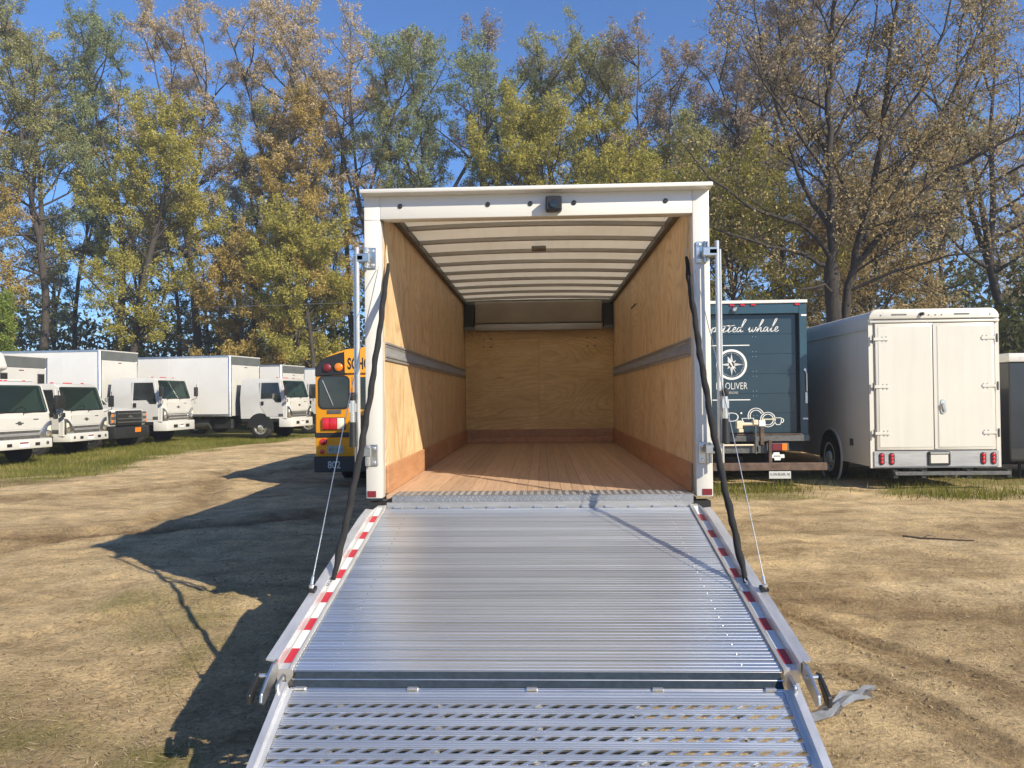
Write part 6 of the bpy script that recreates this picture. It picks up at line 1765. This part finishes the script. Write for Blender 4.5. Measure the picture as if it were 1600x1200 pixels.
FT = [
 # seed, x, y, H, crown base, spread, leaf, label, kwargs
 (11, -31.5, 47.0, 27.5, 0.34, 5.75, 'leaf_olive', 'tall olive-leaved tree with dark twisting limbs at the top left corner', dict(trunk_r=0.30, fork=0.45, limbs=44, per_m=30)),
 (12, -28.2, 49.5, 26.5, 0.36, 5.00, 'leaf_green', 'tall grey-green tree just right of the corner tree, crown reaching the clear sky gap', dict(trunk_r=0.30, fork=0.5, limbs=27)),
 (13, -24.6, 44.5, 17.6, 0.20, 4.50, 'leaf_yellow', 'yellow-green mid-height tree standing before the taller trees at upper left', dict(trunk_r=0.24, fork=0.78, limbs=37, per_m=34)),
 (14, -22.0, 48.5, 27.6, 0.36, 4.38, 'leaf_tan', 'tall tan-topped tree right of the sky gap, rounded crown', dict(trunk_r=0.30, fork=0.42, limbs=32, per_m=28)),
 (15, -16.4, 47.5, 28.0, 0.38, 4.12, 'leaf_tan', 'tallest tan-topped tree, crown touching the top of the picture', dict(trunk_r=0.32, fork=0.45, limbs=32, per_m=26)),
 (16, -14.6, 44.5, 19.8, 0.24, 3.50, 'leaf_gold', 'narrow golden tree in front of the tallest tan-topped tree', dict(trunk_r=0.22, fork=0.8, limbs=35, per_m=34)),
 (17, -11.9, 49.0, 26.6, 0.40, 3.12, 'leaf_tan', 'slim sparse tan-topped tree left of the truck box', dict(trunk_r=0.22, fork=0.5, limbs=25, per_m=22)),
 (18, -7.2, 46.5, 23.6, 0.30, 4.38, 'leaf_green', 'tall green-leaved tree rising behind the left corner of the box', dict(trunk_r=0.28, fork=0.4, limbs=32)),
 (19, -3.9, 48.0, 22.6, 0.32, 3.75, 'leaf_green', 'second green-leaved tree with a long limb leaning right', dict(trunk_r=0.25, fork=0.5, limbs=25, lean=(0.04, 0))),
 (20, -1.0, 49.5, 24.2, 0.45, 3.12, 'leaf_mauve', 'sparse mauve-budded tree top between the green and olive trees', dict(trunk_r=0.22, fork=0.5, limbs=22, per_m=18)),
 (21, 0.6, 41.5, 16.6, 0.30, 4.62, 'leaf_yellow', 'broad yellow-green tree just above the box roof', dict(trunk_r=0.26, fork=0.5, limbs=32, per_m=34)),
 (22, 2.6, 45.5, 22.6, 0.35, 4.50, 'leaf_olive', 'brownish olive tree above the rear camera, pointed clumps on top', dict(trunk_r=0.30, fork=0.45, limbs=32, per_m=28)),
 (23, 5.6, 46.5, 22.8, 0.36, 4.00, 'leaf_olive', 'olive tree with bare forked limbs right of centre', dict(trunk_r=0.28, fork=0.42, limbs=25, per_m=24)),
 (24, 4.6, 40.0, 13.5, 0.30, 3.75, 'leaf_yellow', 'lower yellow-olive tree above the right half of the box roof', dict(trunk_r=0.2, fork=0.55, limbs=27, per_m=30)),
 (25, 9.8, 43.0, 22.6, 0.36, 4.8, 'leaf_mauve', 'grey-mauve sparse tree left of the big spreading tree', dict(trunk_r=0.26, fork=0.42, limbs=36, per_m=26)),
 (26, 13.6, 44.0, 22.5, 0.36, 4.00, 'leaf_mauve', 'tall grey-mauve tree behind the big spreading tree', dict(trunk_r=0.28, fork=0.45, limbs=27, per_m=20)),
 (27, 20.4, 34.0, 18.5, 0.28, 4.88, 'leaf_brown', 'sparse brown tree at the upper right edge', dict(trunk_r=0.27, fork=0.4, limbs=27, per_m=12, size=0.14, bark='bark_dark')),
 (28, -17.6, 45.0, 9.6, 0.16, 3.25, 'leaf_gold', 'low golden tree above the tall-cab truck boxes', dict(trunk_r=0.14, fork=0.8, limbs=30, per_m=40, size=0.16)),
 (29, -13.2, 43.8, 10.6, 0.16, 3.75, 'leaf_yellow', 'low bushy yellow-green tree left of the school bus roof', dict(trunk_r=0.16, fork=0.75, limbs=35, per_m=42, size=0.16)),
 (30, 7.6, 31.0, 9.4, 0.25, 4.00, 'leaf_yellow', 'low yellow-olive tree behind the navy truck', dict(trunk_r=0.15, fork=0.6, limbs=30, per_m=26)),
 (31, 13.4, 30.5, 8.6, 0.20, 3.75, 'leaf_brown', 'low brown-leaved tree behind the white van body', dict(trunk_r=0.14, fork=0.6, limbs=30, per_m=26)),
 (32, -31.4, 41.0, 6.4, 0.22, 2.2, 'leaf_bright', 'small fresh green tree at the left edge above the trucks', dict(trunk_r=0.14, fork=0.7, limbs=30, per_m=40)),
 (33, -19.4, 51.0, 20.5, 0.28, 3.75, 'leaf_olive', 'olive tree in the gap behind the two tan-topped trees', dict(trunk_r=0.22, fork=0.6, limbs=27)),
 (34, 17.6, 42.0, 17.0, 0.25, 4.25, 'leaf_brown', 'brown tree low behind the right limbs of the big spreading tree', dict(trunk_r=0.22, fork=0.45, limbs=27, per_m=20)),
 (36, -36.5, 49.0, 26.0, 0.30, 4.6, 'leaf_tan', 'tan-olive tall tree cut by the left edge of the picture', dict(trunk_r=0.28, fork=0.5, limbs=30, per_m=26)),
 (37, 7.4, 42.5, 16.0, 0.28, 3.8, 'leaf_olive', 'mid-height olive tree above the right corner of the box', dict(trunk_r=0.22, fork=0.55, limbs=28, per_m=26)),
 (39, -10.3, 47.0, 25.0, 0.36, 3.3, 'leaf_tan', 'slender pale tan tree between the slim tan tree and the green trees', dict(trunk_r=0.2, fork=0.5, limbs=26, per_m=18)),
 (40, 8.0, 44.5, 21.0, 0.34, 3.8, 'leaf_mauve', 'mauve-grey tree beside the notch of sky right of centre', dict(trunk_r=0.22, fork=0.45, limbs=28, per_m=20)),
 (38, -9.6, 48.0, 19.0, 0.30, 3.2, 'leaf_olive', 'olive tree filling the gap left of the box beneath the slim tan tree', dict(trunk_r=0.22, fork=0.55, limbs=26, per_m=24)),
 (35, -34.5, 43.5, 17.0, 0.22, 4.50, 'leaf_gold', 'golden-olive tree on the far left edge', dict(trunk_r=0.24, fork=0.6, limbs=30)),
]
for sd, x, y, H, cb_, sp_, lf, lab, kw in FT:
    forest_tree(sd, x, y, H, cb_, sp_, lf, lab, **kw)

# the big open-grown tree on the right: main limbs drawn, shoots grown
t = Tree(77); r = t.r
base = np.array([9.72, 25.0, -0.05])
LIMBS = [
 ([(9.72, 25, -0.05), (9.62, 25, 1.6), (9.53, 25, 3.4), (9.44, 25, 5.3), (9.42, 25, 5.9)], 0.33, 0.26),
 ([(9.42, 25, 5.8), (9.49, 24.9, 7.5), (9.36, 24.8, 9.6), (9.38, 24.8, 12.4), (9.62, 24.7, 14.6), (9.7, 24.7, 17.2)], 0.21, 0.03),
 ([(9.75, 25.1, 2.6), (9.95, 25.2, 4.4), (10.2, 25.2, 5.7), (10.55, 25.1, 7.3), (11.05, 25.0, 9.6), (11.3, 24.9, 11.9), (11.6, 24.8, 14.8), (11.9, 24.8, 17.0)], 0.21, 0.03),
 ([(10.2, 25.2, 5.7), (11.1, 25.3, 6.7), (12.1, 25.2, 7.8), (13.2, 25.0, 8.85), (15.4, 24.6, 9.9), (17.6, 24.3, 11.2)], 0.15, 0.03),
 ([(10.4, 25.2, 6.4), (11.8, 25.6, 8.4), (13.4, 26.0, 10.6), (14.6, 26.1, 13.0), (15.4, 26.2, 15.4)], 0.13, 0.025),
 ([(9.40, 25, 5.75), (9.05, 24.9, 5.85), (8.4, 24.6, 6.15), (7.2, 24.2, 6.35), (5.9, 23.9, 6.6), (4.7, 23.7, 7.2)], 0.13, 0.025),
 ([(9.43, 25, 6.0), (8.9, 24.9, 6.8), (8.3, 24.8, 7.15), (6.8, 24.6, 7.6), (5.5, 24.4, 8.55), (4.4, 24.2, 9.8)], 0.11, 0.025),
 ([(9.45, 25, 6.9), (8.7, 25.2, 8.4), (8.1, 25.3, 10.4), (7.5, 25.4, 12.6), (7.2, 25.5, 14.8)], 0.12, 0.025),
 ([(9.38, 25, 8.6), (8.5, 24.4, 9.6), (7.3, 24.0, 11.0), (6.4, 23.8, 12.8)], 0.09, 0.02),
 ([(9.36, 25, 9.6), (10.2, 24.6, 11.2), (10.7, 24.4, 13.2), (10.8, 24.2, 15.6)], 0.09, 0.02),
 ([(11.05, 25, 9.5), (12.2, 24.6, 11.4), (13.0, 24.4, 13.6), (13.4, 24.3, 16.0)], 0.09, 0.02),
 ([(9.5, 25, 4.9), (8.9, 24.2, 5.0), (7.9, 23.4, 4.9), (6.6, 22.9, 5.1)], 0.07, 0.015),
 ([(10.05, 25.2, 5.0), (11.2, 24.6, 5.5), (12.6, 24.0, 5.9), (14.4, 23.6, 6.0), (16.2, 23.4, 6.6)], 0.08, 0.015),
 ([(11.1, 25.3, 6.7), (12.8, 25.8, 7.3), (14.8, 26.2, 7.6), (16.8, 26.6, 8.4)], 0.08, 0.015),
 ([(9.36, 25, 9.4), (8.9, 26, 11.0), (8.6, 26.8, 13.0), (8.5, 27.2, 15.5)], 0.09, 0.02),
 ([(10.55, 25.1, 7.3), (10.2, 26.2, 9.0), (10.0, 27.2, 11.2), (10.1, 27.8, 14.0)], 0.09, 0.02),
]
for li, (pp, ra, rb_) in enumerate(LIMBS):
    q = np.array(catmull3 := [tuple(v) for v in pp], float)
    # densify
    dn = [q[0]]
    for a_, b_ in zip(q[:-1], q[1:]):
        m_ = max(2, int(np.linalg.norm(b_ - a_) / 0.5))
        for k in range(1, m_ + 1):
            dn.append(a_ + (b_ - a_) * k / m_ + r.normal(0, 0.035, 3) * (1 if li else 0.3))
    q = np.array(dn)
    t.lines.append((q, np.linspace(ra, rb_, len(q)) * (0.72 if li else 0.85), 9 if ra > 0.15 else 6))
    if li:
        L = np.linalg.norm(np.diff(q, axis=0), axis=1).sum()
        t.spray(q, ra * 0.55, 1, 2.5, 0.8, int(L * 1.35), 3, 0.035, 0.18)
finish_tree(t, 'oak_tree', base, 'leaf_brown', 'big open spreading tree with dark limbs rising between the navy truck and white van', 'trees along the back of the lot', 11.5, 0.085, 'bark_dark', 0.02, 0.75, tri=False)

# rear rank of the wood: three crowns reused, seen only as gaps and stems between the front trees
rear = []
for sd, H, lf in ((51, 17, 'leaf_olive'), (52, 20, 'leaf_green'), (53, 18, 'leaf_tan')):
    rear.append(forest_tree(sd, -30 + 3 * (sd - 51), 56, H, 0.25, 3.2, lf, 'tree in the dim rear rank of the wood, seen between nearer trunks', limbs=20, per_m=18, size=0.18, group='trees in the rear rank of the wood', kids=5, trunk_r=0.2))
rr_ = np.random.default_rng(99)
spots = [(-38, 58), (-34.5, 55), (-26, 59), (-22.5, 56.5), (-19, 60), (-15.5, 56), (-11.5, 59), (-8, 55.5), (-4.5, 60), (8.5, 57), (12.5, 54), (16.5, 52), (20.5, 50), (24.5, 47), (27, 42), (19, 37.5), (23.5, 33.5)]
for i, (x, y) in enumerate(spots):
    src = rear[i % 3]
    c_ = copy_of(src, None, (x, y, -0.05)); c_.rotation_euler = (0, 0, rr_.uniform(0, 6.28)); s_ = rr_.uniform(0.75, 1.08); c_.scale = (s_, s_, s_)
    for chd in src.children: copy_of(chd, c_)

# undergrowth along the foot of the wood: nobody could count it
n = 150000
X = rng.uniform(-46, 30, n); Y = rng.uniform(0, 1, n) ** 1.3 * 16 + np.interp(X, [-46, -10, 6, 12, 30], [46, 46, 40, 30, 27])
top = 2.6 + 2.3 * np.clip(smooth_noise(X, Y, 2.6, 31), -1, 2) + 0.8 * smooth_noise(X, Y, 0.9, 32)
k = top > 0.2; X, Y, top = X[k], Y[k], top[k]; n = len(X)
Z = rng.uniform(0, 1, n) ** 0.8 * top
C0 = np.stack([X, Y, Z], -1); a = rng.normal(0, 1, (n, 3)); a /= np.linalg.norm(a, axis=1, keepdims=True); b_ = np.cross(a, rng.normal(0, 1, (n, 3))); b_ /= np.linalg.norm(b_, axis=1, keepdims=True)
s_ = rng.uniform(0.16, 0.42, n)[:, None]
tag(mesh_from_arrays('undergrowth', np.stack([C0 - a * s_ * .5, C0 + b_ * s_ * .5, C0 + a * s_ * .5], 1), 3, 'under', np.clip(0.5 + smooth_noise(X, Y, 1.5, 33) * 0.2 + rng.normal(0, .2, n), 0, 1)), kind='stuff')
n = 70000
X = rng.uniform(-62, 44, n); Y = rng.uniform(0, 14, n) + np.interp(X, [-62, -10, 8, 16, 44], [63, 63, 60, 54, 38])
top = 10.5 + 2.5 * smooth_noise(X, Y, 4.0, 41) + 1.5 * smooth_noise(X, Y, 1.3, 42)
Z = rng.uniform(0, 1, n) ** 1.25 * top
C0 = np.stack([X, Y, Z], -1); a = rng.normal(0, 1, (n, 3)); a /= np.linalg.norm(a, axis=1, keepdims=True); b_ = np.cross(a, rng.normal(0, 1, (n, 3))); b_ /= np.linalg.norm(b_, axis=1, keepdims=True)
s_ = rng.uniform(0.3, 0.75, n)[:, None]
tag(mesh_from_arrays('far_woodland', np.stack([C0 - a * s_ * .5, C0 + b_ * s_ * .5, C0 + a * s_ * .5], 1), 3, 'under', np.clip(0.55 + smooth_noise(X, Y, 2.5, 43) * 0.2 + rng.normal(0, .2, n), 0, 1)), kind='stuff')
mb = MB()
for i in range(260):
    x = rng.uniform(-44, 28); y = float(np.interp(x, [-46, -10, 6, 12, 30], [46, 46, 40, 30, 27])) + rng.uniform(0, 14)
    h = rng.uniform(2.0, 6.5); lx, ly = rng.normal(0, 0.12, 2) * h
    mb.tube([(x, y, -0.05), (x + lx * 0.4, y + ly * 0.4, h * 0.5), (x + lx, y + ly, h)], [0.05, 0.035, 0.012], 5)
o = mb.build('sapling_thicket', 'bark', smooth=True); tag(o, kind='stuff')

# overhead cable on its poles
cpts = []
for i in range(41):
    u = i / 40; x = -42 + 42.5 * u
    cpts.append((x, 42.2, 7.45 - 0.55 * 4 * u * (1 - u)))
tag(MB().tube(cpts, 0.012, 5).build('overhead_cable', 'steel'), 'thin overhead cable strung level across the trees at left', 'cable')
for x, lab in ((-42, 'weathered utility pole beyond the left edge'), (0.5, 'weathered utility pole hidden behind the box truck')):
    root = empty('utility_pole', (x, 42.3, 0), 0, lab, 'utility pole')
    MB().tube([(0, 0, -0.2), (0, 0, 8.2)], [0.15, 0.11], 12).build('pole', 'bark', root, smooth=True)
    MB().box(-0.7, 0.7, -0.1, 0.02, 7.55, 7.66).build('crossarm', 'bark', root)

# added thin volume softening the trees like lens glare: one closed box round the camera and everything built, the sky outside it
m = bpy.data.materials.new('thin_added_haze'); m.use_nodes = True
nt = m.node_tree; nt.nodes.clear()
out = nd(nt, 'ShaderNodeOutputMaterial'); pv = nd(nt, 'ShaderNodeVolumePrincipled')
pv.inputs['Color'].default_value = (0.93, 0.95, 1.0, 1); pv.inputs['Density'].default_value = 0.0012; pv.inputs['Anisotropy'].default_value = 0.2
nt.links.new(pv.outputs[0], out.inputs['Volume'])
M['added_haze'] = m
tag(MB().box(-430, 430, -70, 720, -1.0, 31.0).build('added_haze', 'added_haze'), kind='stuff')
